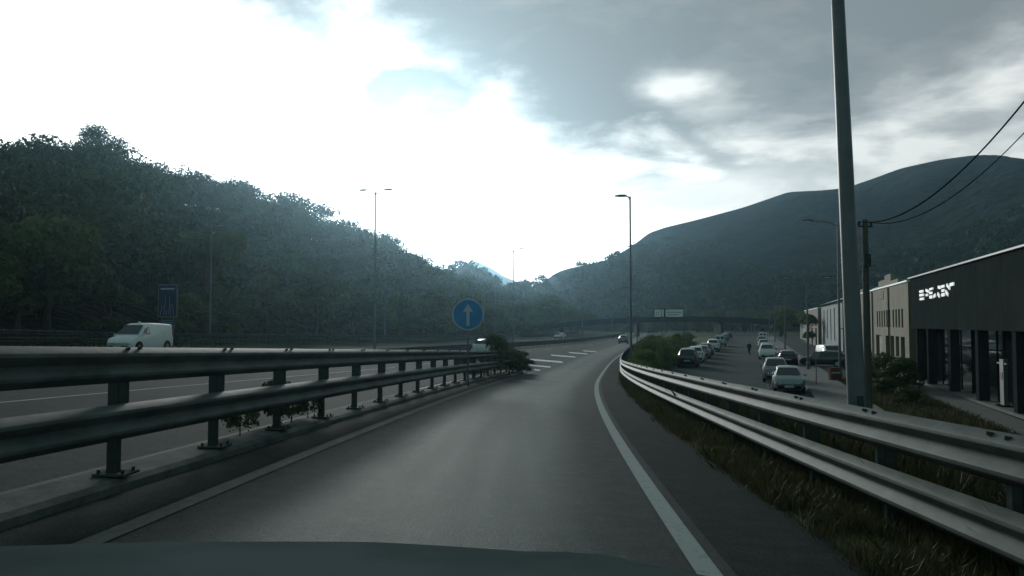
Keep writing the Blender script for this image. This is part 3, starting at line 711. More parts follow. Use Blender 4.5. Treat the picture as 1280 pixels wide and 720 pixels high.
# median double lamps
dl = None
for (x, y, lab) in ((-10.3,60,'tall double-armed lamp nearest in the central reservation, heads above the hill line'), (.2,102,'second double-armed lamp along the central reservation, right of the arrow sign'), (13.0,148,'third and farthest double-armed lamp in the central reservation'), (25.0,200,'fourth double-armed lamp, lost in the dusk by the bend')):
    z = gz(x, y); l = lamp_post('street_lamp', (x, y, z), 12.6, (-1,1), lab, 'double-armed lamps in the central reservation', rz=-.15, src=dl, arm=.75, r0=.09, r1=.045, head=(.75,.30,.10), rise=.12); dl = dl or l
vl = None
for (x, y, lab) in ((-26.2,69.5,'single-armed lamp on the far left verge beside the blue lane sign'), (-16.9,106.5,'single-armed lamp on the far verge just right of the nearest double lamp'), (-3.5,165,'distant single-armed lamp on the far verge')):
    l = lamp_post('street_lamp', (x, y, gz(x, y)), 10.3, (1,), lab, 'single-armed lamps on the far verge', rz=0, src=vl, arm=.5, r0=.09, r1=.045, head=(.75,.3,.12), rise=.1); vl = vl or l
lamp_post('street_lamp', (9.25, 62.3, gz(9.25, 62.3)), 13.3, (-1,), 'tall slim lamp with one flat head just behind the right guardrail curve', None, arm=.35, r0=.10, r1=.06, head=(.95,.36,.16), rise=.04, rz=-.05)
lamp_post('street_lamp', (16.4,105, gz(16.4,105)), 8, (-1,), 'short lamp behind the scrub island, left of the white direction sign', None, arm=1.2, r0=.08, r1=.04)
# big near pole
b = MB(); Hn = 13.0
rt = empty('lamp_column', (5.60, 13.0, gz(5.6, 13.0)), 0, 'thick grey lamp column close behind the right guardrail, running out of the top', 'lamp column'); rt.rotation_euler = (0, -.028, 0)
b.tube([(0,0,-.2),(0,0,2.2),(0,0,5),(0,0,8),(0,0,Hn)], [.145,.136,.120,.102,.066], 20); b.build('pole', M['pole'], rt, smooth=True)
b = MB(); b.tube([(0,0,Hn-.1),(-.6,0,Hn+.5),(-1.8,0,Hn+.75)], [.06,.05,.04], 10); b.build('arm', M['pole'], rt, smooth=True)
b = MB(); b.box((-2.2,0,Hn+.75), (.9,.32,.14)); b.build('lamp_head', M['galv_old'], rt)
b = MB(); b.box((0,0,.05), (.5,.5,.04)); 
for sx in (-.19,.19):
    for sy in (-.19,.19): b.tube([(sx,sy,.06),(sx,sy,.14)], .018, 6)
b.build('base_plate', M['galv_old'], rt)
b = MB(); b.box((0,-.150,1.0), (.10,.02,.35)); b.build('service_door', M['galv_old'], rt)
# utility poles and cables
def util(loc, H, lab):
    r = empty('utility_pole', loc, 0, lab, 'utility pole', None)
    b = MB(); b.tube([(0,0,-.2),(0,0,H)], [.15,.105], 12); b.build('pole', M['wood'], r, smooth=True)
    b = MB(); b.tube([(-.25,-.02,H-.25),(.25,-.02,H-.25)], .035, 8); b.build('crossbar', M['galv_old'], r)
    b = MB()
    for x in (-.22,.22): b.tube([(x,-.02,H-.22),(x,-.02,H-.08)], [.03,.045], 8)
    b.build('insulator', M['black'], r, smooth=True)
    b = MB(); b.box((-.02,-.14,H-1.5), (.26,.14,.45)); b.build('junction_box', M['galv_old'], r)
    return r
zb = gz(12.85, 29); util((12.85,29,zb), 3.8-zb, 'dark wooden utility pole with a junction box, just right of the thick lamp column')
zb2 = gz(8.0,1.0); util((8.0,1.0,zb2), 13.1-zb2, 'tall wooden utility pole beside the guardrail, outside the view, holding the cables')
def cable(a, b_, sag, r, lab):
    a = Vector(a); b_ = Vector(b_); pts = []
    for k in range(41):
        t = k/40; p = a.lerp(b_, t); p.z -= 4*sag*t*(1-t); pts.append(p)
    m = MB(); m.tube(pts, r, 6); o = m.build('overhead_cable', M['black'], smooth=True); tag(o, lab, 'cable', 'overhead cables')
cable((12.65,28.98,3.72),(7.8,.98,13.0), 3.5, .020, 'upper thick black cable rising to the right edge from the utility pole')
cable((13.05,28.98,3.70),(8.2,.98,12.6), 3.5, .013, 'thinner lower cable beside the thick black one at the right edge')
# frontage street lamps, double armed
sl_ = None
for k, (y, lab) in enumerate(((69,'nearest double-armed street lamp on the frontage pavement'), (114,'second double-armed street lamp on the frontage pavement'), (160,'third double-armed street lamp on the frontage pavement'), (205,'fourth double-armed street lamp down the frontage pavement'), (250,'last double-armed street lamp before the overpass'))):
    l = lamp_post('street_lamp', (Fx(2.8, y), y, float(zf(y))+.15), 7.7, (-1,1), lab, 'double-armed lamps on the frontage pavement', rz=-TH, src=sl_, arm=1.35, r0=.10, r1=.05, rise=.22, head=(.8,.28,.12)); sl_ = sl_ or l
lamp_post('street_lamp', (23.5,57.5,float(zf(57))+.1), 11.3, (-1,), 'street lamp mostly hidden by the thick column, its curved arm showing at the left', None, arm=1.9, r0=.10, r1=.05, rise=.12, head=(.7,.26,.12))

# ------------------------------------------------------------------ signs
def face_frame(loc, rz, name, label, cat='road sign', group=None): return empty(name, loc, rz, label, cat, group)
# blue round arrow
xa, ya = -1.56, 28.4; zg = gz(xa, ya)
s = face_frame((xa, ya, zg), .02, 'road_sign', 'round blue road sign with a white arrow pointing up, above the left guardrail')
zc = -zg+.34
b = MB(); b.disc((0,0,zc), (0,1,0), .565, .02, 48); b.build('panel', M['signwhite'], s)
b = MB(); b.disc((0,-.012,zc), (0,1,0), .515, .012, 48); b.build('blue_face', M['blue'], s)
b = MB()
yq = -.022
b.prism([(-.055,yq,zc-.40),(.055,yq,zc-.40),(.055,yq,zc+.10),(.185,yq,zc+.08),(0,yq,zc+.37),(-.185,yq,zc+.08),(-.055,yq,zc+.10)], (0,0,0), (0,-.006,0)); b.build('arrow', M['signwhite'], s)
b = MB(); b.tube([(0,.05,-.2),(0,.05,zc+.3)], .04, 10); b.build('post', M['pole'], s)
# blue lane diagram
xs, ys_ = -26.9, 62.5; zg = gz(xs, ys_)
s = face_frame((xs, ys_, zg), -.12, 'road_sign', 'tall rectangular dark blue lane diagram sign on the far verge above the white van')
t = 3.10-zg; hb = .52-zg; w = 1.62
b = MB(); b.box((0,0,(t+hb)/2), (w,.05,t-hb)); b.build('panel', M['signback'], s)
b = MB(); b.box((0,-.03,(t+hb)/2), (w-.16,.03,t-hb-.16)); b.build('blue_face', M['blue_dark'], s)
b = MB(); H0 = hb+.15
for (x0, x1, h) in ((-.58,-.42,.75),(-.30,-.24,.8),(-.10,-.09,.5),(.10,.09,.5),(.30,.20,.85),(.58,.36,.95)):
    b.bar((x0,-.052,H0), (x1,-.052,H0+h), .045, .012)
for x0 in (-.2, .2): b.bar((x0,-.052,H0+.6), (x0*.8,-.052,H0+1.5), .03, .012)
b.box((0,-.052,t-.35), (1.15,.01,.12)); b.build('lane_lines', M['signwhite'], s)
b = MB(); b.box((0,0,hb-.36), (1.3,.04,.50)); b.build('lower_plate', M['blue_dark'], s)
b = MB(); b.box((0,-.025,hb-.25), (1.0,.01,.06)); b.box((.05,-.025,hb-.42), (.9,.01,.06)); b.build('plate_text', M['signback'], s)
for x0 in (-.5,.5):
    b = MB(); b.tube([(x0,.06,-.2),(x0,.06,t-.1)], .045, 8); b.build('post', M['pole'], s)
# white direction board
xs, ys_ = 19.6, 100.; zg = gz(xs, ys_)
s = face_frame((xs, ys_, zg), -.1, 'direction_sign', 'wide white direction board with a dark frame standing behind the scrub island')
zt = 1.92-zg; zb_ = .78-zg
b = MB(); b.box((0,0,(zt+zb_)/2), (3.75,.06,zt-zb_)); b.build('panel', M['black'], s)
b = MB()
for (x0, x1) in ((-1.78,-.98),(-.90,-.62),(-.42,1.76)): b.box(((x0+x1)/2,-.04,(zt+zb_)/2), (x1-x0,.02,zt-zb_-.2))
b.build('white_face', M['white'], s)
b = MB()
for (x0, x1, z0) in ((-1.6,-1.15,.65),(-1.65,-1.2,.4),(-.3,1.55,.68),(-.2,1.2,.38)): b.box(((x0+x1)/2,-.054,zb_+z0), (x1-x0,.008,.09))
b.build('text_lines', M['signback'], s)
for x0 in (-.95,-.62):
    b = MB(); b.tube([(x0,.08,-.2),(x0,.08,zt-.1)], .06, 8); b.build('post', M['pole'], s)
# small post sign on frontage pavement and red barrier
xs, ys_ = 20.0, 52.8; zg = float(zf(52.8))+.05
s = face_frame((xs, ys_, zg), -TH, 'parking_sign', 'thin small-plated signpost on the kerb behind the silver car')
b = MB(); b.tube([(0,0,-.1),(0,0,2.2)], .03, 8); b.build('post', M['pole'], s)
b = MB(); b.disc((0,-.04,2.0), (0,1,0), .24, .015, 24); b.build('plate', M['signback'], s)
s = face_frame((22.7,56.5,float(zf(56))+.15), .2, 'road_barrier', 'small faded red plastic barrier on the pavement beside the lamp column', 'barrier')
b = MB(); b.prism([(-.4,-.2,0),(.4,-.2,0),(.36,-.05,.85),(-.36,-.05,.85)], (0,0,0), (0,.3,0)); b.build('body', M['redplastic'], s)
b = MB(); b.box((0,-.16,.5), (.68,.02,.12)); b.build('reflective_band', M['signwhite'], s)

# ------------------------------------------------------------------ vehicles
def paint(name, c, rough=.3, metal=.2): 
    return mat(name, c, rough, metal, var=.06, scale=2, coat=.5)
PT = {'vanwhite': paint('van_white', (.80,.81,.80), .35, 0), 'white': paint('car_white', (.60,.61,.60), .35, 0), 'silver': paint('car_silver', (.24,.275,.28), .35, .5), 'black': paint('car_black', (.02,.022,.024)),
      'grey': paint('car_grey', (.13,.145,.15)), 'blue': paint('car_blue', (.04,.07,.12)), 'red': paint('car_red', (.16,.02,.02))}
HATCH = [(-2.05,.35,.80,.82,.76,.68),(-2.0,.26,.92,.96,.84,.74),(-1.93,.22,.96,1.02,.86,.70),(-1.58,.2,.96,1.37,.87,.62),(-1.2,.2,.95,1.45,.875,.60),(-.2,.2,.93,1.48,.875,.60),(.38,.2,.92,1.40,.875,.60),(1.12,.2,.92,.98,.87,.76),(1.72,.2,.82,.85,.85,.72),(1.97,.22,.66,.70,.78,.64),(2.05,.3,.52,.56,.70,.6)]
VANS = [(-2.2,.3,1.1,1.70,.82,.70),(-2.15,.25,1.1,1.78,.87,.74),(-1.0,.22,1.1,1.83,.9,.75),(.2,.22,1.1,1.83,.9,.74),(.58,.22,1.08,1.75,.9,.7),(1.38,.22,1.02,1.09,.89,.78),(1.93,.22,.88,.92,.86,.7),(2.13,.25,.68,.73,.8,.66),(2.2,.35,.5,.55,.74,.6)]
def interp_st(S, y):
    ys_ = [s_[0] for s_ in S]; return [float(np.interp(y, ys_, [s_[k] for s_ in S])) for k in range(1, 6)]
def car(S, pnt, kind, label, cat, group, loc, rz, hs=1.0, name='parked_car', rear_win=True, ws=1.0):
    root = empty(name, loc, rz, label, cat, group)
    S = [(a, b_, c*hs, d*hs, e*ws, f*ws) for (a, b_, c, d, e, f) in S]
    def ring(s_):
        y, zb, zl, zt, hw, hr = s_
        half = [(0,zb),(.8*hw,zb),(.97*hw,zb+.1),(hw,zb+.28),(hw,(zb+zl)/2+.1),(.97*hw,zl),(hr,max(zl+.01, zt-.07)),(hr*.82,zt-.01),(0,zt+.015)]
        L = [(x, y, z) for x, z in half]; return L+[(-x, y, z) for x, z in half[-2:0:-1]]
    mb = MB(); vs = []; 
    for s_ in S: vs += ring(s_)
    n = 16; fs = [(i*n+k, i*n+(k+1) % n, (i+1)*n+(k+1) % n, (i+1)*n+k) for i in range(len(S)-1) for k in range(n)]
    fs += [tuple(range(n)), tuple(range((len(S)-1)*n, len(S)*n))]
    mb.add(vs, fs); body = mb.build('body', PT[pnt], root, smooth=True, sharp=32)
    # glass
    van = kind == 'van'
    i0 = [i for i in range(len(S)-1) if S[i][3]-S[i+1][3] > .35*hs][0]
    a, c = S[i0], S[i0+1]
    def patch(nm, A, C, up):
        (ya, _, _, za, _, ha), (yc, _, _, zc_, _, hc) = A, C
        t0, t1 = .08, .93
        pa = lambda t, f: (f*(ha*.86*(1-t)+hc*.92*t), ya*(1-t)+yc*t, (za*(1-t)+zc_*t)+.012)
        g = MB(); dn = Vector((0, up*.02, .016)); 
        poly = [Vector(pa(t1,-1))+dn, Vector(pa(t1,1))+dn, Vector(pa(t0,1))+dn, Vector(pa(t0,-1))+dn]
        g.prism(poly, (0,0,0), (0,-up*.01,-.01)); g.build(nm, M['glass'], root)
    patch('windscreen', a, c, 1)
    if rear_win:
        r_i = [i for i in range(len(S)-1) if S[i+1][3]-S[i][3] > .2*hs]
        if r_i: patch('rear_window', S[r_i[0]+1], S[r_i[0]], -1)
        else:
            g = MB(); 
            for f in (-1,1): g.box((f*.36,S[0][0]-.01,1.40*hs), (.5,.02,.38))
            g.build('rear_window', M['glass'], root)
    wins = ((.3,1.12),) if van else ((-1.42,-.36),(-.28,.82))
    for sg in (-1,1):
        for (y0, y1) in wins:
            g = MB(); P_ = []
            for (y_, f) in ((y0,.1),(y1,.1),(y1,.80),((y0+y1)/2,.86),(y0,.84)):
                zb, zl, zt, hw, hr = interp_st(S, y_)
                ztop = max(zl+.01, zt-.07); P_.append((sg*((.97*hw)*(1-f)+hr*f+.012), y_, zl*(1-f)+ztop*f))
            g.prism(P_, (0,0,0), (-sg*.012,0,0)); g.build('side_window', M['glass'], root)
        g = MB(); zb, zl, zt, hw, hr = interp_st(S, S[i0+1][0]-.25)
        g.box((sg*(hw+.08), S[i0+1][0]-.28, zl+.08), (.17,.09,.12)); g.build('mirror', PT[pnt] if pnt != 'white' else M['black'], root)
    # lights, bumpers, plates
    f_, r_ = S[-1], S[0]; zl = S[-2][2]
    for sg in (-1,1):
        g = MB(); g.prism([(sg*.48*ws,f_[0]-.05,zl-.05),(sg*.74*ws,f_[0]-.16,zl+.0),(sg*.76*ws,f_[0]-.15,zl-.14),(sg*.50*ws,f_[0]-.02,zl-.16)], (0,.035,.0), (0,-.05,.0)); g.build('headlight', M['lamp'], root)
        g = MB(); h_ = .5 if van else .22; g.box((sg*(r_[4]-.03), r_[0]+.04, (r_[2]+.02 if not van else 1.05)), (.13,.1,h_)); g.build('tail_light', M['red'], root)
        for yw in (S[-1][0]-.78, S[0][0]+.72):
            g = MB(); hw = interp_st(S, yw)[3]; g.disc((sg*(hw-.03),yw,.34), (1,0,0), .385, .078, 24); g.build('wheel_arch', M['black'], root)
            w = MB(); w.disc((sg*(hw-.09),yw,.31), (1,0,0), .31, .22, 24); wo = w.build('tyre', M['rubber'], root)
            w = MB(); w.disc((sg*(hw+.018),yw,.31), (1,0,0), .19, .02, 16)
            w.build('rim', M['rim'], wo)
    g = MB(); g.box((0,f_[0]+.0,.38), (1.30*ws,.10,.20)); g.build('front_bumper_grille', M['black'], root)
    g = MB(); g.box((0,f_[0]+.062,.42), (.52,.012,.11)); g.build('number_plate', M['signwhite'], root)
    g = MB(); g.box((0,r_[0]-.0,.38), (1.40*ws,.08,.20)); g.build('rear_bumper', M['black'], root)
    g = MB(); g.box((0,r_[0]-.045,.62), (.52,.012,.11)); g.build('number_plate', M['signwhite'], root)
    return root
def roadz(x, y): return float(zr(x-Xc(y), y))
# oncoming white van
vx, vy = -23.4, 50.5
v = car(VANS, 'vanwhite', 'van', 'white compact van with a roof beacon coming along the far carriageway', 'van', None, (vx, vy, roadz(vx, vy)+.01), PI-.02-.28, name='moving_van', rear_win=False)
g = MB(); g.tube([(-.2,.45,1.80),(-.2,.45,1.93)], [.11,.07], 12); g.build('roof_beacon', M['lamp'], v, smooth=True)
v.rotation_euler = (math.atan(.0), -.0, PI-.16)
# far cars on the motorway
x, y = 12.0, 200.; car(HATCH, 'white', 'car', 'tiny white car approaching far off on the opposite carriageway', 'car', None, (x, y, roadz(x, y)), PI-.45, name='moving_car')
x, y = 20.9, 150.; car(HATCH, 'grey', 'car', 'dark grey car ahead where the slip road joins the carriageway', 'car', None, (x, y, roadz(x, y)), -.19, hs=1.1, name='moving_car')
x, y = -1.95, 73.; car(HATCH, 'white', 'car', 'white car on the main carriageway, half hidden by the nose bush', 'car', None, (x, y, roadz(x, y)), -.5, name='moving_car', hs=1.05)
# parked, right-hand kerb
GRP = 'cars parked along the right kerb of the street'; GLP = 'cars parked along the left side of the street'
def pk(st, pnt, kind, lab, grp, x, y, face, **kw): return car(st, pnt, kind, lab, 'van' if kind == 'van' else 'car', grp, (x, y, float(zf(y))+.035), face, name='parked_van' if kind == 'van' else 'parked_car', **kw)
pk(HATCH, 'silver', 'car', 'silver rounded car nearest on the right kerb, front towards us', GRP, 16.75, 48.8, PI-TH, hs=1.03)
pk(HATCH, 'grey', 'car', 'grey car parked directly behind the nearest silver one', GRP, 18.7, 57, PI-TH, hs=1.12)
pk(HATCH, 'black', 'car', 'low black car parked on the pavement behind the two silver cars', GRP, 26.6, 77.5, -TH)
pk(HATCH, 'white', 'car', 'white car with dark windscreen further along the right kerb', GRP, 28.6, 90, PI-TH, hs=1.15)
pk(HATCH, 'grey', 'car', 'grey car behind the white one on the right kerb', GRP, 33.0, 104, PI-TH)
pk(HATCH, 'silver', 'car', 'farthest small silver car on the right kerb', GRP, 38.0, 121, PI-TH)
pk(HATCH, 'black', 'car', 'farthest small black car on the right kerb', GRP, 45.5, 146, PI-TH)
pk(VANS, 'white', 'van', 'distant white van on the right kerb by the far hall', GRP, 53.2, 170, -TH)
GL = [(16.5,75,'black','car',1.18,'nearest dark off-roader on the left side, pale roof edge'),(19.3,84,'white','car',1.1,'white hatchback second in the left row of parked cars'),(22.1,93,'silver','car',1.0,'silver car third in the left row of parked cars'),(24.7,102,'grey','car',1.0,'grey car fourth in the left row of parked cars'),(28.4,113,'white','car',1.15,'tall white car fifth in the left row of parked cars'),(31.1,123,'black','car',1.0,'black car behind the tall white one in the left row'),(35.4,136,'silver','van',1.0,'silver van standing alone after the left row of parked cars'),(41,157,'black','car',1.0,'first of the dark distant cars past the silver van'),(45,170,'grey','car',1.0,'second of the dark distant cars, grey'),(49,184,'blue','car',1.0,'third of the distant cars, dark blue'),(54,200,'black','car',1.0,'last black car before the far hall')]
for (x, y, c, k, hs, lab) in GL: pk(VANS if k == 'van' else HATCH, c, k, lab, GLP, x, y, -TH, hs=hs)
pk(HATCH, 'black', 'car', 'black car parked nose-in on the forecourt left of the lamp column', None, 29.2, 75, -TH+1.25)
pk(VANS, 'white', 'van', 'white van parked on the forecourt between lamp column and utility pole', None, 31.2, 71.5, PI-TH)
pk(VANS, 'white', 'van', 'white van behind the black forecourt car', None, 32.3, 81.5, PI-TH+.2)
pk(HATCH, 'white', 'car', 'pale car on the forecourt just right of the utility pole', None, 29.6, 63.5, -TH+1.5)
# our own car: front end
def own_car():
    r = empty('camera_car', (0,0,-1.34), 0, 'blue-grey bonnet of the car the picture is taken from, along the bottom edge', 'car')
    xs_ = np.linspace(-1.42, .56, 27); ys2 = np.linspace(.55, 1.66, 16); V = []
    zfr = 1.34-.445
    for y in ys2:
        t = (y-.55)/1.11
        for x in xs_:
            c = (x+.5)/1.06
            yy_ = y - (.10*abs(c)**2.5)*t - (.12*max(0, c-.2)*t)
            z = zfr+.055 - .055*t**2.2 - .05*abs(c)**3 + .012*math.exp(-((abs(c)-.62)/.08)**2)
            V.append((x, yy_, z))
    n = len(xs_); F = [(j*n+i, j*n+i+1, (j+1)*n+i+1, (j+1)*n+i) for j in range(len(ys2)-1) for i in range(n-1)]
    np_mesh('bonnet', V, F, M['bonnet'], r, smooth=True)
    # nose and wings drop from the rim of the bonnet
    rim = [V[j*n] for j in range(len(ys2))]+[V[(len(ys2)-1)*n+i] for i in range(1, n)]+[V[j*n+n-1] for j in range(len(ys2)-2, -1, -1)]
    m = len(rim); W = []
    c0 = Vector((-.5, .6, 0))
    for (ins, dz) in ((1.0,-.006),(1.03,-.10),(1.045,-.30),(1.0,-.60),(.93,-.70)):
        for p in rim: W.append((c0.x+(p[0]-c0.x)*ins, c0.y+(p[1]-c0.y)*ins, p[2]+dz))
    F = [(a*m+i, a*m+i+1, (a+1)*m+i+1, (a+1)*m+i) for a in range(4) for i in range(m-1)]
    np_mesh('front_body', W, F, M['bonnet'], r, smooth=True)
    for sx in (-1.28,.28):
        w = MB(); w.disc((sx,.95,.31), (1,0,0), .31, .2, 24); w.build('wheel', M['rubber'], r)
    for sx in (-1.12,.12):
        g = MB(); g.box((sx,1.63,.66), (.30,.06,.12), rz=-.2 if sx > -.5 else .2); g.build('headlight', M['lamp'], r)
own_car()

# ------------------------------------------------------------------ pedestrian
def skinned(name, verts, edges, rad, m, parent, lv=2):
    me = D.meshes.new(name); me.from_pydata(verts, edges, []); o = D.objects.new(name, me); COL.objects.link(o)
    me.materials.append(m); md = o.modifiers.new('Skin', 'SKIN'); 
    if not me.skin_vertices: 
        bpy.context.view_layer.objects.active = o
    for i, r_ in enumerate(rad): me.skin_vertices[0].data[i].radius = (r_, r_) if not hasattr(r_, '__len__') else r_
    me.skin_vertices[0].data[0].use_root = True; md.use_smooth_shade = True
    sb = o.modifiers.new('Sub', 'SUBSURF'); sb.levels = lv; sb.render_levels = lv
    o.parent = parent; return o
px_, py_ = 29.0, 98.0
pr = empty('person', (px_, py_, float(zf(py_))+.03), .4, 'person in dark clothes walking in the middle of the street', 'person')
J = [(0,0,.93),(0,0,1.12),(0,.02,1.36),(0,.03,1.48),(0,.05,1.60),(0,.04,1.70),
     (.09,0,.88),(.10,.14,.48),(.10,.02,.10),(.10,.16,.05),(-.09,0,.88),(-.10,.02,.48),(-.10,-.22,.12),(-.10,-.10,.05),
     (.17,.02,1.40),(.22,-.08,1.14),(.22,.04,.92),(.21,.09,.84),(-.17,.02,1.40),(-.22,.10,1.14),(-.21,.24,.96),(-.20,.28,.89)]
E = [(0,1),(1,2),(2,3),(3,4),(4,5),(0,6),(6,7),(7,8),(8,9),(0,10),(10,11),(11,12),(12,13),(2,14),(14,15),(15,16),(16,17),(2,18),(18,19),(19,20),(20,21)]
RD = [(.14,.10),(.13,.10),(.15,.10),.055,(.085,.10),(.07,.08),.085,.06,.045,.035,.085,.06,.045,.035,.055,.045,.035,.03,.055,.045,.035,.03]
skinned('body', J, E, RD, M['skin'], pr)
Jc = [J[0],J[1],J[2],(0,.03,1.43),J[14],J[15],J[16],J[18],J[19],J[20],(0,0,.84)]
skinned('jacket', Jc, [(0,1),(1,2),(2,3),(2,4),(4,5),(5,6),(2,7),(7,8),(8,9),(0,10)], [(.175,.13),(.165,.125),(.185,.13),.08,.08,.065,.05,.08,.065,.05,(.18,.13)], M['cloth'], pr)
skinned('trousers', [J[0],J[6],J[7],J[8],J[10],J[11],J[12]], [(0,1),(1,2),(2,3),(0,4),(4,5),(5,6)], [(.15,.115),.105,.08,.065,.105,.08,.065], M['cloth2'], pr)
skinned('hair', [(0,.01,1.66),(0,.02,1.73)], [(0,1)], [.10,.085], M['hair'], pr)

# ------------------------------------------------------------------ buildings
def wall_open(mb, L, z0, z1, ops, depth=.3, x=0.0, m=0):
    """wall in the local plane x = const running along +y 0..L with openings (y0,y1,za,zb); +x is into the building"""
    ysb = sorted({0, L, *[o[0] for o in ops], *[o[1] for o in ops]}); zsb = sorted({z0, z1, *[o[2] for o in ops], *[o[3] for o in ops]})
    for i in range(len(ysb)-1):
        for j in range(len(zsb)-1):
            cy, cz = (ysb[i]+ysb[i+1])/2, (zsb[j]+zsb[j+1])/2
            if any(o[0] < cy < o[1] and o[2] < cz < o[3] for o in ops): continue
            mb.add([(x,ysb[i],zsb[j]),(x,ysb[i+1],zsb[j]),(x,ysb[i+1],zsb[j+1]),(x,ysb[i],zsb[j+1])], [(0,1,2,3)], m)
    for (a, b_, c, d) in ops:
        mb.add([(x,a,c),(x,b_,c),(x,b_,d),(x,a,d),(x+depth,a,c),(x+depth,b_,c),(x+depth,b_,d),(x+depth,a,d)], [(0,1,5,4),(1,2,6,5),(2,3,7,6),(3,0,4,7)], m)
def fbuilding(name, y0, y1, o, depth, H, ops, wallm, label, cat='building', roof='flat', top_profile=None, roofm='roofmetal', doors=()):
    z = float(zf((y0+y1)/2)); L = (y1-y0)/math.cos(TH)
    r = empty(name, (Fx(o, y0), y0, z), -TH, label, cat)
    w = MB(); allops = list(ops)+list(doors); wall_open(w, L, 0, H, allops)
    w.add([(0,0,0),(depth,0,0),(depth,0,H),(0,0,H)], [(0,1,2,3)]); w.add([(0,L,0),(depth,L,0),(depth,L,H),(0,L,H)], [(0,1,2,3)])
    w.add([(depth,0,0),(depth,L,0),(depth,L,H),(depth,0,H)], [(0,1,2,3)])
    if roof == 'gable':
        for yy_ in (0, L): w.add([(0,yy_,H),(depth,yy_,H),(depth/2,yy_,H+depth*.16)], [(0,1,2)])
    if top_profile:
        for (a, b_, h) in top_profile: w.box((.15,(a+b_)/2,H+h/2), (.3,b_-a,h))
    w.build('wall', M[wallm], r)
    f = MB()
    if roof == 'gable':
        e = .4; hh = H+depth*.16; 
        f.add([(-e,-e,H-.1),(-e,L+e,H-.1),(depth/2,L+e,hh+.08),(depth/2,-e,hh+.08),(depth+e,-e,H-.1),(depth+e,L+e,H-.1)], [(0,1,2,3),(3,2,5,4)])
        f.add([(-e,-e,H-.22),(-e,L+e,H-.22),(depth/2,L+e,hh-.04),(depth/2,-e,hh-.04),(depth+e,-e,H-.22),(depth+e,L+e,H-.22)], [(0,1,2,3),(3,2,5,4)])
    else:
        f.box((depth/2,L/2,H+.06), (depth+.2,L+.2,.12)); 
    f.build('roof', M[roofm], r)
    for (a, b_, c, d) in ops:
        g = MB(); t = .05
        g.box((.2,(a+b_)/2,c+t/2), (.06,b_-a,t)); g.box((.2,(a+b_)/2,d-t/2), (.06,b_-a,t)); g.box((.2,a+t/2,(c+d)/2), (.06,t,d-c-2*t)); g.box((.2,b_-t/2,(c+d)/2), (.06,t,d-c-2*t))
        wo = g.build('window', M['galv_old'], r)
        g = MB(); g.box((.22,(a+b_)/2,(c+d)/2), (.02,b_-a-2*t,d-c-2*t)); g.build('pane', M['glass'], wo)
    for (a, b_, c, d) in doors:
        g = MB(); g.box((.24,(a+b_)/2,(c+d)/2), (.04,b_-a-.01,d-c-.01)); g.build('door', M['void'], r)
    return r, L
# dark showroom
ops = []
y1 = 58.0; y0 = 20.0
z = float(zf(45)); L = (y1-y0)/math.cos(TH)
r = empty('showroom', (Fx(9.5, y0), y0, z), -TH, 'long low black metal-clad showroom with white letters on its fascia', 'building')
Ht = 3.25-z; Hf = -.32-z; Dp = 24
w = MB(); npn = 9; pw = L/npn
for k in range(npn):
    w.box((.04, (k+.5)*pw, (Ht+Hf)/2), (.08, pw-.03, Ht-Hf))
w.box((.25, L/2, (Ht+Hf)/2-.0), (.30, L-.1, Ht-Hf-.06)); w.build('fascia', M['fascia'], r)
w = MB(); w.box((Dp/2+.2, L-.05, Ht/2), (Dp-.4,.1,Ht-.02)); w.box((Dp/2+.2, .05, Ht/2), (Dp-.4,.1,Ht-.02)); w.box((Dp,L/2,Ht/2), (.2,L-.3,Ht-.02)); w.build('wall', M['fascia'], r)
w = MB(); w.box((Dp/2,L/2,Ht+.05), (Dp+.3,L+.1,.09)); w.build('roof', M['fascia_edge'], r)
w = MB(); w.box((.85,L/2,Hf+.06), (.8,L-.3,.1)); w.build('soffit', M['fascia'], r)
w = MB(); w.box((2.6,L/2,.1), (5.2,L-.3,.14)); w.build('plinth', M['pave'], r)
for yc in (24.0,29.9,35.7,41.6,47.3,53.1,56.6):
    w = MB(); w.box((.32,(yc-y0)/math.cos(TH),Hf/2+.08), (.5,.55,Hf-.16)); w.build('column', M['fascia'], r)
ygl = np.linspace(.3, L-.3, 17)
for k in range(16):
    g = MB(); a, b_ = ygl[k], ygl[k+1]
    for yb_ in (a+.03, b_-.03): g.box((.95,yb_,Hf/2+.09), (.08,.06,Hf-.18))
    g.box((.95,(a+b_)/2,2.75), (.08,b_-a-.12,.06)); wo = g.build('window', M['black'], r)
    g = MB(); g.box((.96,(a+b_)/2,Hf/2+.09), (.02,b_-a-.12,Hf-.2)); g.build('pane', M['glass'], wo)
# letters, as strokes on the fascia
def fpt(cx, cy):
    pxx = 1130+cx/14.22; pyy = 340+cy/14.22; a = (pxx-640)/1000; Yq = 11.73/(a-.297); return (Yq-y0)/math.cos(TH), (405-pyy)/1000*Yq - z
LET = {}
for (x0,yq0,x1,yq1,th) in ((318,350,385,340,.16),(318,413,392,405,.16),(322,482,392,474,.16),(432,322,488,350,.17),(432,412,465,405,.15),(500,308,560,292,.13),(497,376,545,370,.15),(497,447,545,443,.19),(568,440,602,405,.18),(600,418,604,432,.16),(655,270,700,275,.18),(645,385,675,432,.2),(712,262,768,248,.15),(718,335,768,322,.15),(715,410,770,398,.19),(790,345,828,405,.2),(812,228,865,292,.18),(868,228,938,208,.18)):
    a0, c0_ = fpt(x0, yq0); a1, c1_ = fpt(x1, yq1); LET.setdefault(int((x0-310)//90), MB()).bar((-.06,a0,c0_), (-.06,a1,c1_), .06, th)
for k_ in sorted(LET): LET[k_].build('letter', M['lit'], r)
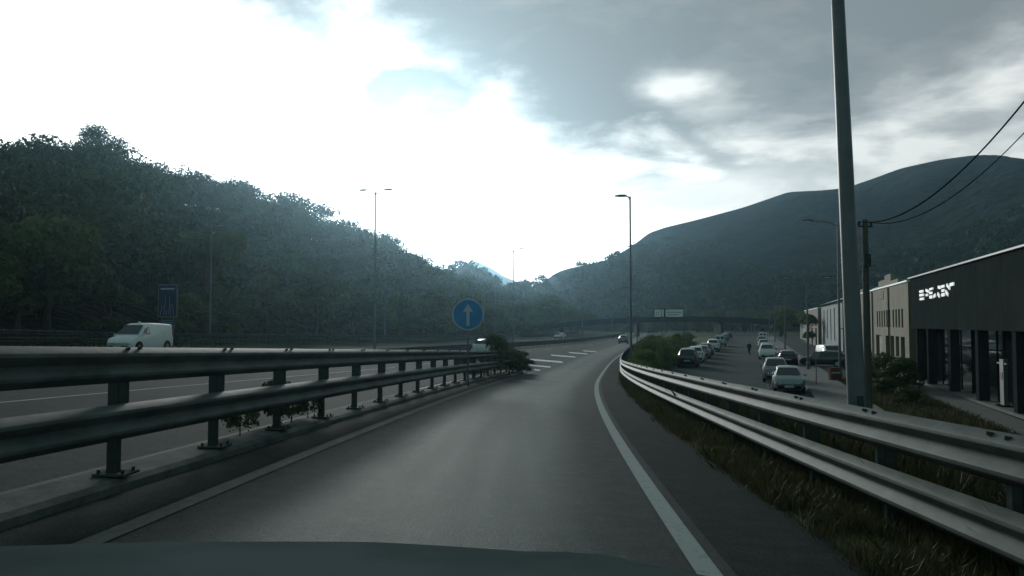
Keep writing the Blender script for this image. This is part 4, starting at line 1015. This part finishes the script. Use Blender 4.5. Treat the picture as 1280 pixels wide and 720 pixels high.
# white display stand inside the porch
s = empty('display_stand', (Fx(10.0,38.6), 38.6, z+.17), -TH, 'pale upright display stand behind the showroom columns', 'display stand')
g = MB(); g.box((0,0,1.15), (.18,.6,2.2)); g.build('panel', M['pole'], s)
g = MB(); g.box((0,.1,2.05), (.12,1.5,.07)); g.build('top_bar', M['pole'], s)
g = MB(); g.box((-.1,0,1.45), (.02,.35,.35)); g.build('picture', M['void'], s)
g = MB(); g.box((0,0,.03), (.5,1.0,.06)); g.build('base', M['black'], s)
# beige building with strip windows
ops = [(2.2+k*1.32+(.5 if k > 3 else 0), 2.2+k*1.32+.72+(.5 if k > 3 else 0), 3.72, 5.15) for k in range(10)]
ops += [(20+k*3.2, 21.6+k*3.2, 3.9, 5.0) for k in range(5)]
doors = [(1.6,3.4,0.05,3.0),(4.1,5.7,.05,3.0),(6.4,8.2,.05,3.0),(9.0,10.6,.05,3.0),(12.5,16,.05,3.0),(21,24,.05,3.0),(28,31,.05,3.0)]
rb, Lb = fbuilding('beige_building', 58.8, 96, 9.5, 18, 7.1, ops, 'beige', 'beige rendered workshop with a strip of narrow upper windows and stepped parapet', top_profile=((4,7.5,.45),(7.5,10.5,1.05),(10.5,14,.7),(20,37,.5)), doors=doors)
g = MB(); g.box((-.02,12.8,6.5), (.04,3.4,.7)); g.build('faded_sign', M['tan_wall'], rb)
for yy_ in (8.3, 17.5, 27):
    g = MB(); g.tube([(-.08,yy_,.1),(-.08,yy_,7.0)], .06, 8); g.build('drainpipe', M['galv_old'], rb)
g = MB(); g.box((-.5,32,3.45), (1.0,8,.12)); g.build('canopy', M['fascia'], rb)
# gabled hall
ops = [(4+k*5.2, 5.2+k*5.2, 1.6, 6.0) for k in range(5)]
fbuilding('gabled_hall', 99, 128, 9.3, 15, 6.9, ops, 'grey_wall', 'pale grey gabled hall with a light metal roof behind the lamp column', roof='gable', doors=[(25.4,28,.05,3.4)])
ops = [(1.5+k*3.6, 3.0+k*3.6, 3.4, 4.8) for k in range(8)]
fbuilding('tan_building', 131, 162, 9.0, 14, 6.3, ops, 'tan_wall', 'tan flat-roofed workshop beyond the grey gabled hall', doors=[(3,6,.05,3),(12,15,.05,3),(21,24,.05,3)])
ops = [(2+k*4.2, 4+k*4.2, 2.6, 4) for k in range(6)]
fbuilding('low_workshop', 166, 194, 10.0, 14, 4.9, ops, 'grey_wall', 'low grey workshop farthest along the right pavement', doors=[(8,11,.05,2.5)])
# far hall at the end of the street
z = -3.6
r = empty('far_hall', (91.5, 322, z), -.05, 'wide pale hall closing the end of the street under the overpass', 'building')
w = MB(); wl = 15.5; n_ = 11
ops = [(-wl/2*0+.5+k*1.36, 1.5+k*1.36, .8, 3.0) for k in range(n_)]
wv = MB(); wall_open(wv, wl, 0, 3.9, ops, depth=.3)
mt = Matrix.Rotation(PI/2, 4, 'Z'); wv.v = [tuple(Matrix.Rotation(PI/2, 4, 'Z') @ Vector((p[0], p[1]-wl/2, p[2]))) for p in wv.v]
wv.box((0,7.5,1.95), (wl-.02,14.2,3.88)); wv.build('wall', M['grey_wall'], r)
g = MB(); g.prism([(-wl/2-.3,-.4,3.9),(wl/2+.3,-.4,3.9),(wl/2+.3,-.4,4.4),(2.5,-.4,5.0),(-2.0,-.4,5.1),(-wl/2-.3,-.4,4.5)], (0,0,0), (0,15,0)); g.build('roof', M['roofmetal'], r)
for k in range(n_):
    xx = -wl/2+1.0+k*1.36; g = MB(); g.box((xx,.26,1.9), (1.0,.04,2.2)); g.build('window', M['glass'], r)
# overpass
r = empty('overpass', (52, 255, 0), 0, 'thin dark road overpass arching across the valley in the distance', 'bridge')
def dz(x): return 1.55-((x-54)/38)**2*1.9 if abs(x-54) < 60 else -3.2
pts = [(x, 255-(x-52)*.12, dz(x)) for x in np.linspace(-4, 108, 30)]
w = MB()
for a, b_ in zip(pts[:-1], pts[1:]): w.bar((a[0]-52,a[1]-255,a[2]-.45), (b_[0]-52,b_[1]-255,b_[2]-.45), 8.0, .8)
w.build('deck', M['dkconc'], r)
for sgn, nm in ((-4,'railing'),(4,'railing')):
    w = MB()
    for a, b_ in zip(pts[:-1], pts[1:]):
        w.bar((a[0]-52,a[1]-255+sgn,a[2]+.40), (b_[0]-52,b_[1]-255+sgn,b_[2]+.40), .12, .86)
        w.box((a[0]-52,a[1]-255+sgn,a[2]+.45), (.16,.16,1.0))
    w.build(nm, M['dkconc'], r)
for x in (16, 40, 66, 92):
    y_ = 255-(x-52)*.12
    w = MB(); w.box((x-52,y_-255,(dz(x)-.85-4.6)/2), (.9,4.5,dz(x)-.85+4.6)); w.build('pier', M['dkconc'], r)
# low wall + garden at the far left end of street
tmp = None

# ------------------------------------------------------------------ haze, light, sky, camera
def haze():
    b = MB(); b.box((0, 1460, 83), (7400, 4300, 180)); o = b.build('haze', [])
    m = D.materials.new('valley_haze'); m.use_nodes = True; nt = m.node_tree; nt.nodes.remove(nt.nodes['Principled BSDF'])
    v = nt.nodes.new('ShaderNodeVolumePrincipled'); v.inputs['Color'].default_value = (.50,.80,1,1)
    v.inputs['Density'].default_value = .00023; v.inputs['Anisotropy'].default_value = .85
    nt.links.new(v.outputs[0], nt.nodes['Material Output'].inputs['Volume'])
    o.data.materials.clear(); o.data.materials.append(m); tag(o, kind='stuff', label='pale haze hanging in the valley air', cat='haze')
haze()
SUN_AZ, SUN_EL = math.radians(-11), math.radians(12)
ld = D.lights.new('sun', 'SUN'); ld.energy = 1.7; ld.angle = math.radians(14); ld.color = (.98,1,.94)
lo = D.objects.new('sun', ld); COL.objects.link(lo)
sd = Vector((math.sin(SUN_AZ)*math.cos(SUN_EL), math.cos(SUN_AZ)*math.cos(SUN_EL), math.sin(SUN_EL)))
lo.rotation_euler = sd.to_track_quat('Z', 'Y').to_euler(); lo.location = (0,0,100)

wd = D.worlds.new('World'); SC.world = wd; wd.use_nodes = True; nt = wd.node_tree; L = nt.links.new
bg = nt.nodes['Background']; bg.inputs['Strength'].default_value = .1
sky = N(nt, 'ShaderNodeTexSky', sky_type='NISHITA'); sky.sun_disc = False; sky.sun_elevation = SUN_EL; sky.sun_rotation = SUN_AZ
tc = N(nt, 'ShaderNodeTexCoord'); sx = N(nt, 'ShaderNodeSeparateXYZ'); L(tc.outputs['Generated'], sx.inputs[0])
def m_(op, a, b=None, c=None, cl=False):
    n = N(nt, 'ShaderNodeMath', operation=op); n.use_clamp = cl
    for i, v in enumerate((a, b, c)):
        if v is None: continue
        if isinstance(v, (int, float)): n.inputs[i].default_value = v
        else: L(v, n.inputs[i])
    return n.outputs[0]
x, y, z = sx.outputs
az = m_('ARCTAN2', x, y)             # azimuth from north(+Y), east positive
hd = m_('SQRT', m_('ADD', m_('MULTIPLY', x, x), m_('MULTIPLY', y, y)))
el = m_('ARCTAN2', z, hd)
# cloud layer coordinates: a flat deck overhead, seen in perspective
zz = m_('ADD', m_('MAXIMUM', z, 0), .16)
cv = N(nt, 'ShaderNodeCombineXYZ'); L(m_('DIVIDE', x, zz), cv.inputs[0]); L(m_('DIVIDE', y, zz), cv.inputs[1])
def noise(sc, det, ro, off=0.0, vec=None, dist=0.0):
    mp = N(nt, 'ShaderNodeMapping'); mp.inputs['Location'].default_value = (off, off*1.7, off*.3); L(vec or cv.outputs[0], mp.inputs[0])
    n = N(nt, 'ShaderNodeTexNoise'); n.inputs['Scale'].default_value = sc; n.inputs['Detail'].default_value = det; n.inputs['Roughness'].default_value = ro; n.inputs['Distortion'].default_value = dist
    L(mp.outputs[0], n.inputs['Vector']); return n.outputs[0]
n1 = noise(1.1, 7, .52, 3.1, dist=.3); n2 = noise(2.6, 8, .55, 12.7, dist=.25); n3 = noise(.5, 4, .5, 1.3)
# edge of the heavy cloud deck as elevation over azimuth
fc = N(nt, 'ShaderNodeFloatCurve'); cm = fc.mapping; c = cm.curves[0]
azn = m_('MULTIPLY_ADD', az, .5/.7, .5, True)   # -0.7..0.7 rad -> 0..1
pts = [(-.7,.43),(-.45,.37),(-.30,.305),(-.20,.280),(-.10,.268),(0,.235),(.05,.205),(.10,.165),(.16,.150),(.22,.155),(.29,.13),(.40,.11),(.55,.12),(.7,.12)]
c.points[0].location = (0, pts[0][1]); c.points[1].location = (1, pts[-1][1])
for a, e in pts[1:-1]: c.points.new(a*.5/.7+.5, e)
cm.update(); L(azn, fc.inputs['Value'])
edge_ = m_('SUBTRACT', el, fc.outputs[0])
edge_ = m_('ADD', edge_, m_('ADD', m_('MULTIPLY_ADD', n2, .30, -.15), m_('MULTIPLY_ADD', n1, .34, -.17)))
def smooth(v, a, b):
    n = N(nt, 'ShaderNodeMapRange', interpolation_type='SMOOTHSTEP'); L(v, n.inputs['Value']); n.inputs['From Min'].default_value = a; n.inputs['From Max'].default_value = b; return n.outputs[0]
def blob(a0, e0, sa, se, amp):
    da = m_('MULTIPLY', m_('SUBTRACT', az, a0), 1/sa); de = m_('MULTIPLY', m_('SUBTRACT', el, e0), 1/se)
    q = m_('ADD', m_('MULTIPLY', da, da), m_('MULTIPLY', de, de))
    return m_('MULTIPLY', m_('POWER', 2.718, m_('MULTIPLY', q, -1)), amp)
puff = m_('ADD', blob(-.125, .280, .05, .024, .26), blob(-.56, .36, .05, .02, .05))
puff = m_('ADD', puff, blob(.105, .26, .06, .03, .05))
edge_ = m_('ADD', edge_, puff)
deck = smooth(edge_, -.05, .085)
# cloud tone: grey deck, with brighter thin patches lower at the right
tone = N(nt, 'ShaderNodeValToRGB'); e = tone.color_ramp.elements
e[0].position = .36; e[0].color = (.225,.262,.280,1); e[1].position = .70; e[1].color = (.90,.93,.90,1)
k1 = e.new(.47); k1.color = (.30,.335,.35,1); k2 = e.new(.57); k2.color = (.50,.545,.55,1)
low = smooth(el, .36, .10)
tv = m_('ADD', m_('MULTIPLY_ADD', n1, 1.5, -.31), m_('MULTIPLY', low, .17))
tv = m_('ADD', tv, m_('MULTIPLY_ADD', n2, .6, -.32))
tv = m_('ADD', tv, m_('ADD', blob(.20, .285, .05, .022, .30), blob(.55, .20, .16, .07, .12)))
tv = m_('SUBTRACT', tv, m_('ADD', blob(.12, .33, .25, .07, .12), blob(.20, .20, .09, .025, .12)))
L(tv, tone.inputs[0])
# brightness of the thin bright cloud round the hidden sun
dot = N(nt, 'ShaderNodeVectorMath', operation='DOT_PRODUCT'); L(tc.outputs['Generated'], dot.inputs[0]); dot.inputs[1].default_value = sd
glow = m_('POWER', m_('MAXIMUM', dot.outputs['Value'], 0), 9.0)
br = m_('MULTIPLY_ADD', glow, 1.1, .85)
behind = smooth(m_('MULTIPLY', y, m_('SUBTRACT', 1.25, z)), -.1, .75)   # unseen sky overhead and behind dimmed to set the fill, open sky ahead
bc = N(nt, 'ShaderNodeCombineXYZ'); L(m_('MULTIPLY', br, .95), bc.inputs[0]); L(m_('MULTIPLY', br, 1.0), bc.inputs[1]); L(m_('MULTIPLY', br, .985), bc.inputs[2])
mx = N(nt, 'ShaderNodeMix', data_type='RGBA'); L(deck, mx.inputs[0]); L(bc.outputs[0], mx.inputs[6]); L(tone.outputs[0], mx.inputs[7])
# deck lit through near the sun
tr = N(nt, 'ShaderNodeVectorMath', operation='SCALE'); L(mx.outputs[2], tr.inputs[0]); L(m_('MULTIPLY_ADD', glow, .35, .95), tr.inputs['Scale'])
# teal tint added to the unseen sky, as fill for the darks
bk = N(nt, 'ShaderNodeMix', data_type='RGBA'); L(behind, bk.inputs[0]); L(tr.outputs[0], bk.inputs[7])
bks = N(nt, 'ShaderNodeVectorMath', operation='MULTIPLY'); L(tr.outputs[0], bks.inputs[0]); bks.inputs[1].default_value = (.36,.56,.54); L(bks.outputs[0], bk.inputs[6])
s10 = N(nt, 'ShaderNodeVectorMath', operation='SCALE'); L(bk.outputs[2], s10.inputs[0]); s10.inputs['Scale'].default_value = 10
mx2 = N(nt, 'ShaderNodeMix', data_type='RGBA'); mx2.inputs[0].default_value = .04
L(s10.outputs[0], mx2.inputs[6]); L(sky.outputs[0], mx2.inputs[7]); L(mx2.outputs[2], bg.inputs['Color'])

cam = D.cameras.new('Camera'); co = D.objects.new('Camera', cam); COL.objects.link(co); SC.camera = co
cam.sensor_width = 36; cam.lens = 28.125; cam.clip_end = 12000; cam.clip_start = .05
co.location = (0,0,0); co.rotation_euler = (PI/2+math.atan(.045), 0, 0)
SC.render.resolution_x = 1024; SC.render.resolution_y = 576
SC.view_settings.view_transform = 'Standard'; SC.view_settings.look = 'None'; SC.view_settings.exposure = 0; SC.view_settings.gamma = 1
SC.view_settings.use_curve_mapping = False
SC.cycles.volume_bounces = 1; SC.cycles.max_bounces = 6; SC.cycles.volume_max_steps = 64
SC.cycles.use_denoising = True
